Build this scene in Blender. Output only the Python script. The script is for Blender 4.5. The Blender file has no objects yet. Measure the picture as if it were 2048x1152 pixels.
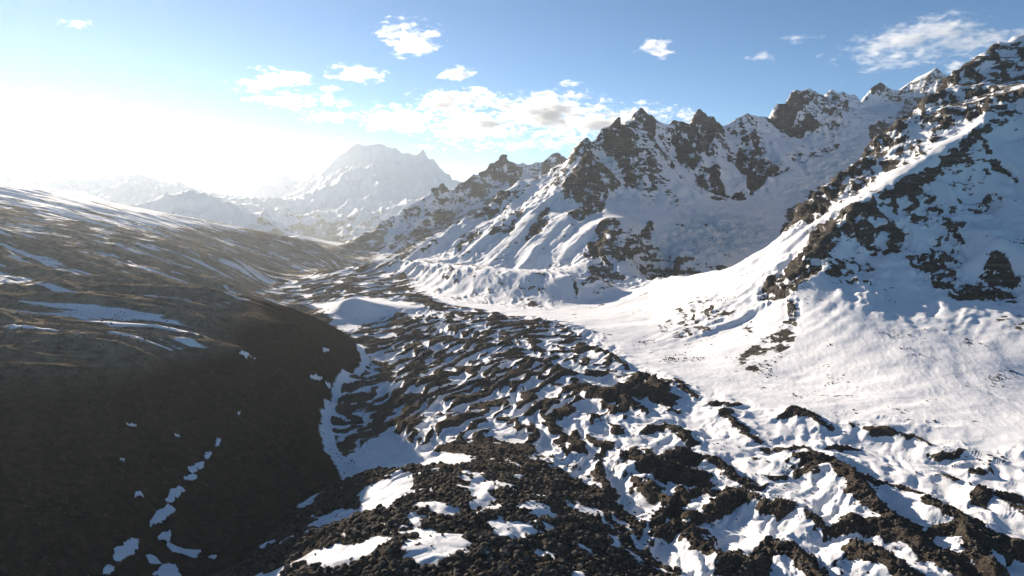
import bpy, math, random, time
import numpy as np
T0 = time.time()
def tick(s): print("[%.1fs] %s" % (time.time() - T0, s), flush=True)

# ------------------------------------------------------------------ camera, sky, sun, exposure
scene = bpy.context.scene
COL = scene.collection
PITCH = 7.3
FPX = 1024 / 0.75                     # focal length in pixels of the 2048 px wide photograph
CAMZ = 300.0
cam_d = bpy.data.cameras.new("camera"); cam = bpy.data.objects.new("camera", cam_d); COL.objects.link(cam)
cam_d.sensor_width = 36; cam_d.lens = 24; cam_d.clip_start = 1; cam_d.clip_end = 300000
cam.location = (0, 0, CAMZ); cam.rotation_euler = (math.radians(90 - PITCH), 0, 0)
scene.camera = cam

SUN_EL, SUN_AZ = math.radians(13.5), math.radians(-37)     # azimuth from +Y, negative = to the left
sun_dir = np.array([math.sin(SUN_AZ) * math.cos(SUN_EL), math.cos(SUN_AZ) * math.cos(SUN_EL), math.sin(SUN_EL)])
sd = bpy.data.lights.new("sun", 'SUN'); sun = bpy.data.objects.new("sun", sd); COL.objects.link(sun)
sd.energy = 5.0; sd.angle = math.radians(0.53); sd.color = (1.0, 0.87, 0.72)
from mathutils import Vector
sun.rotation_euler = Vector(-sun_dir).to_track_quat('-Z', 'Y').to_euler()
sun.location = (0, 0, 3000)

world = bpy.data.worlds.new("World"); scene.world = world; world.use_nodes = True
wn = world.node_tree; wn.nodes.clear()
wo = wn.nodes.new('ShaderNodeOutputWorld'); wb = wn.nodes.new('ShaderNodeBackground')
ws = wn.nodes.new('ShaderNodeTexSky'); ws.sky_type = 'NISHITA'; ws.sun_disc = False
ws.sun_elevation = SUN_EL; ws.sun_rotation = SUN_AZ
ws.altitude = 4500; ws.air_density = 1.0; ws.dust_density = 0.3; ws.ozone_density = 3.0
wt = wn.nodes.new('ShaderNodeMix'); wt.data_type = 'RGBA'; wt.blend_type = 'MULTIPLY'; wt.inputs[0].default_value = 1
wt.inputs[7].default_value = (.84, 1.02, 1.02, 1)
wn.links.new(ws.outputs[0], wt.inputs[6]); wn.links.new(wt.outputs[2], wb.inputs[0]); wb.inputs[1].default_value = 0.055
wn.links.new(wb.outputs[0], wo.inputs[0])

scene.view_settings.view_transform = 'Standard'; scene.view_settings.look = 'None'
scene.view_settings.gamma = 1; scene.view_settings.use_curve_mapping = False
scene.view_settings.exposure = 1.28
scene.cycles.max_bounces = 6; scene.cycles.volume_bounces = 2; scene.cycles.diffuse_bounces = 3
scene.cycles.transparent_max_bounces = 16

# ------------------------------------------------------------------ geometry of the view
cp, sp = math.cos(math.radians(PITCH)), math.sin(math.radians(PITCH))
def PY(u, v, Y):                      # the point at distance Y that the photograph shows at (u, v)
    cx, cy = (u - 1024) / FPX, (576 - v) / FPX
    k = Y / (cp + cy * sp)
    return (k * cx, Y, CAMZ + k * (-sp + cy * cp))
def PZ(u, v, z):                      # the point at height z seen at (u, v) (below the horizon)
    cx, cy = (u - 1024) / FPX, (576 - v) / FPX
    k = (z - CAMZ) / (-sp + cy * cp)
    return (k * cx, k * (cp + cy * sp), z)

# ------------------------------------------------------------------ noise
_rng = np.random.RandomState(7)
_perm = _rng.permutation(256).astype(np.int32)
_ang = _rng.rand(256) * 2 * np.pi
_gx, _gy = np.cos(_ang).astype(np.float32), np.sin(_ang).astype(np.float32)
def perlin(x, y, seed=0):
    x = x + seed * 17.31; y = y - seed * 9.77
    xf, yf = np.floor(x), np.floor(y)
    fx, fy = (x - xf).astype(np.float32), (y - yf).astype(np.float32)
    xi, yi = xf.astype(np.int32) & 255, yf.astype(np.int32) & 255
    xj, yj = (xi + 1) & 255, (yi + 1) & 255
    def g(ix, iy, dx, dy):
        h = _perm[(_perm[ix] + iy) & 255]
        return _gx[h] * dx + _gy[h] * dy
    u = fx * fx * fx * (fx * (fx * 6 - 15) + 10); w = fy * fy * fy * (fy * (fy * 6 - 15) + 10)
    a = g(xi, yi, fx, fy); b = g(xj, yi, fx - 1, fy); c = g(xi, yj, fx, fy - 1); d = g(xj, yj, fx - 1, fy - 1)
    ab = a + u * (b - a); cd = c + u * (d - c)
    return (ab + w * (cd - ab)) * 1.5
def fbm(x, y, wl, octv=4, seed=0, gain=0.5, ridged=False):
    s = 0; a = 1; t = 0
    for i in range(octv):
        n = perlin(x / wl, y / wl, seed + i * 3)
        if ridged: n = 1 - 2 * np.abs(n)
        s = s + a * n; t += a; a *= gain; wl /= 2.03
    return s / t
def smooth(a, b, x):
    t = np.clip((x - a) / (b - a), 0, 1); return t * t * (3 - 2 * t)
def ridgedmf(x, y, wl, octv=5, seed=0, gain=0.55):
    s = 0; a = 1; w = 1; t = 0
    for i in range(octv):
        n = 1 - np.abs(perlin(x / wl, y / wl, seed + 5 * i)) * 1.6
        n = np.clip(n, 0, 1) ** 2
        s = s + a * n * w; t += a; w = np.clip(n * 1.6, 0, 1); a *= gain; wl /= 2.07
    return s / t

# ------------------------------------------------------------------ the lie of the land: ridges, feet and valleys
def dense(pts, step=70):
    out = []
    for a, b in zip(pts[:-1], pts[1:]):
        a, b = np.array(a), np.array(b)
        st = step * max(1, a[1] / 2500)
        n = max(1, int(np.linalg.norm(b[:2] - a[:2]) / st))
        for k in range(n): out.append(tuple(a + (b - a) * k / n))
    out.append(tuple(pts[-1])); return out
def dense_all(S):
    out = []
    for a, b in zip(S[:-1], S[1:]):
        a, b = np.array(a), np.array(b); d = np.linalg.norm(b[:2] - a[:2])
        n = max(1, int(d / 25)) if d < 400 else 1
        out += [tuple(a + (b - a) * k / n) for k in range(n)]
    return out
CTRL = []; SKY = []
def L(pts, back=None, step=70):
    pts = [PY(p[0], p[1], p[3]) if p[2] == 'y' else PZ(p[0], p[1], p[3]) for p in pts]
    d = dense(pts, step); CTRL.extend(d)
    if back:
        SKY.extend(d)
        for p in d[1::2]:                         # both flanks fall away steeply just below the crest
            if back[0] not in (700, 2500, 350): break
            r = math.hypot(p[0], p[1]); o_ = .028 * r
            for sg_ in ((-1, 1) if back[0] != 350 else (1,)):
                k = (r + sg_ * o_) / r; CTRL.append((p[0] * k, p[1] * k, p[2] - .85 * o_))
        for p in d[::3]:
            r = math.hypot(p[0], p[1]); k = (r + back[0]) / r
            CTRL.append((p[0] * k, p[1] * k, p[2] - back[1]))
    return d
def y(u, v, Y): return (u, v, 'y', Y)
def z(u, v, h): return (u, v, 'z', h)
def ZL(pts, h=None, **k): return L([z(p[0], p[1], p[2] if len(p) > 2 else h) for p in pts], **k)
def YL(pts, **k): return L([y(*p) for p in pts], **k)

# left hill: foot along the glacier, shoulder, back plateau
foot = [(430, 1152, 6), (500, 1120, 4), (560, 1050, 0), (610, 1000, -4), (690, 960, -6), (655, 900, -6), (642, 850, -6), (660, 800, -5), (705, 755, -5), (728, 725, -5), (712, 690, -4)]
ZL(foot)
ZL([(300, 605, 152), (350, 605, 150), (430, 596, 140), (488, 590, 130), (586, 619, 95), (640, 641, 70), (683, 659, 42), (712, 690, 0)])
ZL([(586, 611, -12), (562, 607, -12), (533, 585, -14), (529, 566, -18), (547, 553, -24), (640, 530, -40), (690, 519, -60)])
CTRL += [(-560, 1800, -6), (-520, 1650, -4), (-470, 1560, -4)]
YL([(0, 373, 4200), (47, 373, 4150), (113, 387, 4100), (168, 386, 4150), (219, 403, 4000), (273, 414, 3900), (351, 430, 3950), (430, 444, 3950), (527, 463, 4000), (625, 483, 4300), (683, 512, 4400)], back=(900, 260))
YL([(-350, 350, 4200), (-150, 362, 4200), (0, 373, 4200)], back=(900, 260))
for p in [(0, 600, 165), (0, 560, 172), (0, 520, 182), (0, 480, 198), (0, 440, 238), (200, 560, 158), (200, 500, 172), (200, 460, 195), (380, 540, 120), (380, 500, 130), (480, 520, 62), (560, 520, 10),
          (-300, 600, 195), (-300, 500, 220), (-200, 440, 262), (300, 640, 148), (150, 640, 152), (0, 660, 150),
          (0, 1152, 60), (0, 1050, 74), (0, 900, 100), (0, 800, 122), (0, 750, 133), (200, 750, 124), (300, 725, 124), (450, 695, 122), (600, 655, 102), (640, 720, 50),
          (150, 1050, 60), (150, 900, 84), (400, 800, 74), (550, 800, 40), (400, 900, 46), (550, 900, 20), (300, 1000, 42), (220, 1120, 40), (320, 1120, 20), (620, 780, 26), (600, 950, 4), (500, 700, 112), (560, 740, 78)]:
    CTRL.append(PZ(*p))
CTRL += [(-480, 300, 130), (-480, 450, 131), (-480, 130, 130), (-620, 300, 150), (-620, 500, 152), (-800, 300, 175), (-330, 300, 62), (-330, 150, 62), (-900, 700, 190), (-215, 300, 4), (-215, 400, 4), (-215, 150, 4), (-100, 300, 20)]
# knoll in the foreground
ZL([(700, 957, 16), (760, 942, 22), (860, 936, 26), (960, 950, 28), (1080, 1000, 26), (1180, 1080, 20), (1260, 1152, 14)])
ZL([(490, 1135, 18), (600, 1075, 30), (700, 1040, 42), (800, 1020, 46), (900, 1030, 50), (980, 1090, 52), (1040, 1152, 52)])
for p in [(800, 1120, 62), (650, 1152, 52), (950, 1152, 62), (560, 1152, 34), (760, 925, -4), (880, 905, 0), (1200, 1000, 4), (1300, 1100, 0), (1250, 900, 3), (1100, 850, 3)]:
    CTRL.append(PZ(*p))
# glacier bed
for p in [(800, 850, 0), (950, 850, 3), (800, 760, 2), (950, 760, 6), (1100, 760, 8), (850, 690, 4), (1000, 690, 8), (1150, 720, 8), (800, 650, 3), (950, 640, 8), (1300, 800, 8), (1450, 900, 6), (1600, 950, 8),
          (1450, 1050, 2), (1650, 1100, 4), (1850, 1050, 8), (2048, 1100, 8), (1850, 900, 16), (2048, 950, 18), (1700, 880, 12), (1300, 1152, 0), (1600, 1152, 0), (2048, 1152, 4), (2300, 1100, 14), (2300, 900, 40),
          (900, 615, 0), (800, 590, -10), (650, 565, -22), (740, 565, -20), (720, 545, -22), (800, 545, -22), (1100, 640, 3), (1250, 650, 8)]:
    CTRL.append(PZ(*p))
# snow cone on the glacier
ZL([(640, 636, 6), (664, 618, 22), (682, 603, 40), (704, 595, 48), (733, 608, 33), (775, 614, 22), (833, 621, 8)], step=40)
for p in [(690, 654, -4), (760, 639, -2), (710, 588, -8), (660, 600, -8), (810, 606, -8)]: CTRL.append(PZ(*p))
ZL([(690, 540, -8), (740, 527, -2), (800, 524, 4)])
# lateral moraine below the middle range
ZL([(800, 521, 24), (850, 529, 40), (900, 537, 48), (960, 542, 52), (1010, 545, 54), (1060, 547, 56), (1130, 549, 60), (1190, 546, 66)])
ZL([(820, 550, -18), (850, 562, -14), (900, 576, -12), (1000, 591, -10), (1100, 600, -8), (1200, 595, -2)])
ZL([(840, 522, 14), (900, 530, 20), (960, 536, 24), (1060, 540, 28), (1130, 542, 34)])
# near mountain: foot, left edge, aretes, bowls
ZL([(1250, 720, 8), (1350, 760, 10), (1450, 790, 14), (1600, 820, 20), (1750, 835, 24), (1900, 860, 28), (2048, 880, 34)])
YL([(1330, 560, 2250), (1400, 548, 2000), (1480, 530, 1850), (1540, 500, 1750), (1560, 470, 1800), (1575, 440, 1850), (1600, 402, 1900), (1650, 365, 1950), (1700, 335, 2000), (1735, 300, 2050), (1742, 272, 2080), (1800, 236, 2150),
    (1830, 206, 2220), (1850, 195, 2260), (1885, 152, 2350), (1920, 130, 2400), (1960, 110, 2500), (1990, 86, 2600), (2048, 65, 2700), (2200, 45, 2800), (2500, 0, 3200)], back=(350, 330))
YL([(1520, 600, 1480), (1545, 565, 1490), (1570, 540, 1500), (1625, 480, 1530), (1670, 445, 1560), (1740, 400, 1600), (1830, 345, 1680), (1900, 300, 1730), (1960, 253, 1800), (2000, 215, 1850), (2048, 195, 1880), (2250, 120, 1950)], step=45)
YL([(1832, 345, 1680), (1865, 390, 1610), (1885, 430, 1550), (1912, 455, 1490), (1925, 500, 1430), (1925, 545, 1370), (1900, 590, 1310)], step=45)
YL([(1960, 253, 1800), (1990, 300, 1720), (2048, 350, 1640), (2150, 400, 1560)], step=45)
YL([(1960, 560, 1320), (1998, 478, 1400), (2020, 530, 1330), (2048, 580, 1270), (2120, 640, 1200)], step=45)
for p in [(1600, 560, 1420), (1720, 500, 1490), (1720, 560, 1400), (1800, 540, 1420), (1800, 600, 1320), (1860, 560, 1360), (1960, 420, 1580), (1960, 470, 1500), (1925, 360, 1680), (2030, 300, 1780), (2048, 440, 1500),
          (1600, 640, 1300), (1700, 640, 1240), (1850, 640, 1230), (1950, 640, 1200), (2048, 650, 1150), (1560, 700, 1200), (1700, 700, 1130), (1850, 700, 1090), (2000, 720, 1030), (1600, 760, 1060), (1850, 770, 950), (2048, 780, 930),
          (1500, 640, 1420), (1500, 600, 1530), (1400, 600, 1640), (1400, 650, 1480), (1450, 700, 1270), (1350, 700, 1360), (1300, 640, 1660), (1300, 600, 1950), (1350, 610, 1720), (1400, 720, 1240), (1480, 570, 1640), (1550, 540, 1600),
          (1640, 430, 1740), (1720, 370, 1830), (1800, 300, 1960), (1880, 230, 2120), (1900, 280, 1870), (1960, 180, 2250), (2040, 140, 2300), (2048, 100, 2480), (2025, 104, 2480), (2005, 110, 2450), (1985, 116, 2430), (2100, 92, 2520), (2200, 95, 2550), (2048, 82, 2590), (2015, 92, 2560), (2200, 200, 2000), (2200, 600, 1150), (2200, 800, 900), (2300, 450, 1400), (2400, 300, 1700)]:
    CTRL.append(PY(*p))
# cirque with the icefall
for p in [(1300, 565, 2350), (1280, 580, 2200), (1350, 520, 2600), (1350, 490, 2800), (1450, 520, 2550), (1450, 490, 2800), (1450, 450, 3050), (1540, 450, 3050), (1500, 420, 3250), (1350, 440, 3050), (1400, 418, 3280), (1560, 400, 3550), (1620, 350, 3900), (1680, 300, 4250), (1740, 250, 4600),
          (1480, 405, 3500), (1590, 345, 3850), (1560, 470, 2850), (1600, 430, 3200), (1650, 390, 3500), (1700, 340, 3850), (1760, 290, 4200), (1320, 410, 3280), (1300, 500, 2700), (1280, 540, 2450)]:
    CTRL.append(PY(*p))
# middle range: skyline, spurs, lower slopes
YL([(809, 517, 3300), (869, 475, 3400), (931, 431, 3550), (994, 388, 3700), (1037, 360, 3750), (1078, 352, 3750), (1119, 328, 3700), (1150, 296, 3620), (1170, 278, 3570), (1178, 274, 3560), (1190, 284, 3600), (1206, 256, 3650), (1232, 238, 3690), (1241, 230, 3700), (1253, 240, 3800), (1270, 222, 3900), (1284, 211, 3950),
    (1326, 246, 4050), (1348, 238, 4100), (1363, 242, 4150), (1395, 214, 4250), (1411, 231, 4300), (1427, 229, 4330), (1454, 249, 4420), (1465, 243, 4440), (1476, 236, 4460), (1487, 230, 4480), (1496, 226, 4500), (1506, 229, 4540), (1516, 232, 4580), (1524, 233, 4620), (1554, 205, 4750), (1588, 180, 4850), (1618, 175, 4900), (1633, 186, 5000), (1661, 178, 5100), (1706, 187, 5200),
    (1727, 192, 5300), (1737, 185, 5330), (1746, 175, 5360), (1753, 168, 5380), (1760, 163, 5400), (1767, 168, 5410), (1776, 177, 5430), (1785, 185, 5450), (1814, 178, 5500), (1839, 153, 5400), (1873, 134, 5300), (1890, 150, 5250), (1980, 150, 5200)], back=(700, 420), step=55)
for pl in [[(1178, 274, 3560), (1190, 330, 3400), (1200, 380, 3200), (1165, 440, 2950)],
           [(1241, 230, 3700), (1235, 290, 3570), (1262, 350, 3430), (1300, 400, 3260)],
           [(1284, 211, 3950), (1320, 300, 3700), (1370, 380, 3400)],
           [(1395, 214, 4250), (1395, 270, 4050), (1425, 320, 3850), (1440, 380, 3600)],
           [(1496, 226, 4500), (1505, 262, 4330), (1535, 310, 4080), (1575, 338, 3920)],
           [(1618, 175, 4900), (1640, 215, 4750), (1665, 235, 4650), (1690, 250, 4550)],
           [(1119, 328, 3700), (1060, 400, 3450), (980, 455, 3200), (880, 520, 3000)],
           [(1150, 296, 3620), (1100, 390, 3350), (1040, 460, 3000), (985, 520, 2820)],
           [(1150, 420, 3000), (1100, 470, 2850), (1050, 525, 2700)],
           [(1300, 428, 3050), (1262, 436, 2950), (1225, 435, 2800), (1200, 480, 2600), (1182, 530, 2420), (1180, 572, 2260)],
           [(1225, 435, 2800), (1260, 480, 2600), (1245, 530, 2400), (1225, 575, 2260)]]:
    YL(pl)
for p in [(1225, 300, 3750), (1215, 340, 3560), (1300, 300, 3850), (1340, 300, 3950), (1350, 360, 3650), (1230, 400, 3250), (1120, 430, 3150), (1020, 430, 3400), (1080, 380, 3500), (1460, 300, 4150), (1540, 260, 4500), (1560, 290, 4300), (1120, 520, 2650), (1130, 480, 2780), (1160, 500, 2620), (1460, 260, 4350), (1590, 270, 4500), (1630, 300, 4250), (1460, 350, 3880), (1470, 390, 3620)]:
    CTRL.append(PY(*p))
# horn range further down the valley
YL([(703, 486, 4700), (728, 464, 4850), (759, 441, 5000), (806, 419, 5200), (844, 394, 5400), (869, 375, 5500), (883, 364, 5600), (900, 381, 5700), (919, 366, 5800), (944, 348, 5900), (962, 345, 6000), (981, 328, 6100), (1005, 305, 6200), (1022, 323, 6300), (1044, 325, 6400), (1069, 324, 6500),
    (1087, 322, 6550), (1103, 308, 6600), (1116, 303, 6600), (1130, 314, 6650), (1160, 345, 6700), (1300, 330, 6900)], back=(700, 420), step=55)
YL([(883, 364, 5600), (850, 430, 5150), (815, 470, 4800), (770, 512, 4450)])
YL([(1005, 305, 6200), (985, 370, 5900), (930, 420, 5500), (880, 460, 5000)])
YL([(944, 348, 5900), (910, 410, 5500), (865, 460, 5000)])
for p in [(705, 507, 4700), (740, 517, 4400), (800, 516, 4250), (840, 500, 4400), (900, 470, 4600), (960, 420, 5000), (1040, 380, 5500), (690, 500, 5800), (650, 492, 6200), (600, 470, 6500)]:
    CTRL.append(PY(*p))
CTRL += [(-1500, 6500, -150), (-3000, 6500, -100), (-1400, 7800, -200), (-4500, 6500, -60), (-5500, 5000, 150), (-3500, 7800, -200), (-800, 7800, -150), (3500, 7500, 300), (5500, 6000, 600), (5500, 4000, 1000), (4500, 2500, 900), (-5500, 7800, -150)]

def rbf(ctrl, X, Y):
    c = np.array(ctrl, float)
    _, idx = np.unique(np.round(c[:, :2] / 18).astype(int), axis=0, return_index=True)
    c = c[idx]; n = len(c)
    d = np.hypot(c[:, None, 0] - c[None, :, 0], c[:, None, 1] - c[None, :, 1])
    A = np.zeros((n + 1, n + 1)); A[:n, :n] = -d - np.eye(n) * 2.0; A[:n, n] = 1; A[n, :n] = 1
    w = np.linalg.solve(A, np.append(c[:, 2], 0)).astype(np.float32)
    out = np.empty(X.size, np.float32); xf, yf = X.ravel().astype(np.float32), Y.ravel().astype(np.float32); cc = c.astype(np.float32)
    for s in range(0, X.size, 4096):
        e = min(s + 4096, X.size)
        D = np.sqrt((xf[s:e, None] - cc[None, :, 0]) ** 2 + (yf[s:e, None] - cc[None, :, 1]) ** 2)
        out[s:e] = -(D @ w[:n]) + w[n]
    return out.reshape(X.shape), n

def bilinear(G, fx, fy):
    ny, nx = G.shape
    fx = np.clip(fx, 0, nx - 1.001); fy = np.clip(fy, 0, ny - 1.001)
    xi, yi = fx.astype(np.int32), fy.astype(np.int32); a, b = (fx - xi).astype(np.float32), (fy - yi).astype(np.float32)
    k = yi * nx + xi; g = G.ravel()
    return (g[k] * (1 - a) + g[k + 1] * a) * (1 - b) + (g[k + nx] * (1 - a) + g[k + nx + 1] * a) * b
def cubic(G, fx, fy):
    ny, nx = G.shape
    fx = np.clip(fx, 1, nx - 3.001); fy = np.clip(fy, 1, ny - 3.001)
    xi, yi = fx.astype(np.int32), fy.astype(np.int32); a, b = (fx - xi).astype(np.float32), (fy - yi).astype(np.float32)
    def W(t): return (-.5 * t + t * t - .5 * t ** 3, 1 - 2.5 * t * t + 1.5 * t ** 3, .5 * t + 2 * t * t - 1.5 * t ** 3, -.5 * t * t + .5 * t ** 3)
    wa, wb = W(a), W(b); g = G.ravel(); out = 0
    for j in range(4):
        k = (yi + j - 1) * nx + xi
        out = out + wb[j] * (wa[0] * g[k - 1] + wa[1] * g[k] + wa[2] * g[k + 1] + wa[3] * g[k + 2])
    return out

# coarse grid of the near country
CS = 20.0; CX0, CX1, CY0, CY1 = -6200, 6200, 100, 8100
cxs = np.arange(CX0, CX1, CS); cys = np.arange(CY0, CY1, CS)
CXg, CYg = np.meshgrid(cxs, cys)
BASE, nc = rbf(CTRL, CXg, CYg); tick("rbf %d" % nc)

# ------------------------------------------------------------------ fine grid
FS = 7.0; FX0, FX1, FY0, FY1 = -4600, 5200, 150, 7900
fxs = np.arange(FX0, FX1, FS, dtype=np.float32); fys = np.arange(FY0, FY1, FS, dtype=np.float32)
GX, GY = np.meshgrid(fxs, fys)
# the ridges wander a little instead of running straight
def base_at(X, Y): return cubic(BASE, (X - CX0) / CS, (Y - CY0) / CS)
def poly_mask(pts, blur, wx=None):
    """soft mask (fine grid) of a polygon of world points"""
    pts = np.array([p[:2] for p in pts]); m = np.zeros(GX.shape, bool)
    x0, y0 = pts.min(0); x1, y1 = pts.max(0)
    i0, i1 = np.clip([int((x0 - FX0) / FS), int((x1 - FX0) / FS) + 2], 0, len(fxs)); j0, j1 = np.clip([int((y0 - FY0) / FS), int((y1 - FY0) / FS) + 2], 0, len(fys))
    if i1 <= i0 or j1 <= j0: return m.astype(np.float32)
    sx, sy = GX[j0:j1, i0:i1], GY[j0:j1, i0:i1]; ins = np.zeros(sx.shape, bool)
    for a, b in zip(pts, np.roll(pts, -1, 0)):
        c = (a[1] > sy) != (b[1] > sy)
        with np.errstate(divide='ignore', invalid='ignore'):
            ins ^= c & (sx < (b[0] - a[0]) * (sy - a[1]) / (b[1] - a[1]) + a[0])
    m[j0:j1, i0:i1] = ins
    return boxblur(m.astype(np.float32), blur)
def boxblur(m, r):
    k = max(1, int(r / FS))
    for _ in range(3):
        for ax in (0, 1):
            c = np.cumsum(np.pad(m, [(k + 1, k) if i == ax else (0, 0) for i in (0, 1)], mode='edge'), axis=ax, dtype=np.float64)
            n = m.shape[ax]; s1 = [slice(None)] * 2; s0 = [slice(None)] * 2
            s1[ax] = slice(2 * k + 1, 2 * k + 1 + n); s0[ax] = slice(0, n)
            m = ((c[tuple(s1)] - c[tuple(s0)]) / (2 * k + 1)).astype(np.float32)
    return m
def G0(pts, h=0): return [PZ(u, v, h) for u, v in pts]

GL_PTS = [(500, 1115), (600, 1005), (700, 960), (650, 890), (640, 850), (655, 805), (728, 725), (712, 690), (690, 662), (760, 640), (850, 622), (830, 600), (720, 588), (650, 600), (610, 605), (562, 607), (533, 580), (550, 552), (640, 532), (740, 520), (800, 528), (830, 560), (900, 600), (1000, 620), (1150, 650),
          (1230, 690), (1265, 735), (1400, 790), (1600, 850), (1800, 880), (2048, 930), (2400, 960), (2700, 1250), (1000, 1500), (300, 1400)]
M_GL = poly_mask([(-330, 250, 0), (-260, 420, 0)] + G0([(480, 1140)] + GL_PTS[1:]), 16)
LH_PTS = [(-700, 0, 0), (-330, 250, 0), (-260, 420, 0)] + G0([(480, 1140), (500, 1120), (600, 1005), (700, 960), (650, 890), (640, 850), (655, 805), (728, 725), (712, 690), (690, 662), (650, 630), (610, 606), (562, 607), (533, 580), (550, 552), (640, 532), (690, 519)]) + [(-900, 5200, 0), (-1600, 6400, 0), (-6000, 6500, 0), (-6000, 0, 0)]
M_LH = poly_mask(LH_PTS, 16)
M_MT = np.clip(1 - M_GL - M_LH, 0, 1)
# the flat snow apron and trunk of the side glacier: smooth, between moraine and debris
SM_PTS = G0([(850, 562), (1000, 592), (1200, 592), (1300, 575), (1400, 600), (1350, 700), (1300, 735), (1250, 720), (1230, 690), (1150, 650), (1000, 620), (900, 600)])
M_SM = poly_mask(SM_PTS, 60)
APR_PTS = [PY(1250, 720, 1330), PY(1300, 640, 1660), PY(1330, 575, 2100), PY(1480, 545, 1750), PY(1520, 610, 1470), PY(1600, 575, 1440), PY(1720, 590, 1330), PY(1860, 612, 1290), PY(1990, 665, 1130), PY(2100, 760, 950), PY(2200, 900, 760), PY(1900, 900, 760), PY(1500, 830, 950)]
M_AP = np.maximum(poly_mask(APR_PTS, 35), poly_mask([PY(1330, 575, 2100), PY(1400, 552, 1980), PY(1480, 535, 1830), PY(1530, 510, 1740), PY(1556, 520, 1570), PY(1522, 600, 1495), PY(1450, 700, 1270), PY(1300, 680, 1500)], 25))
ICE_PTS = [PY(1290, 590, 2150), PY(1330, 540, 2350), PY(1480, 520, 2450), PY(1570, 470, 2850), PY(1700, 350, 3800), PY(1780, 280, 4300), PY(1740, 245, 4650), PY(1680, 290, 4300), PY(1580, 350, 3850), PY(1480, 410, 3450), PY(1400, 425, 3250), PY(1310, 460, 2950), PY(1290, 520, 2600)]
M_ICE = poly_mask(ICE_PTS, 50)

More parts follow.
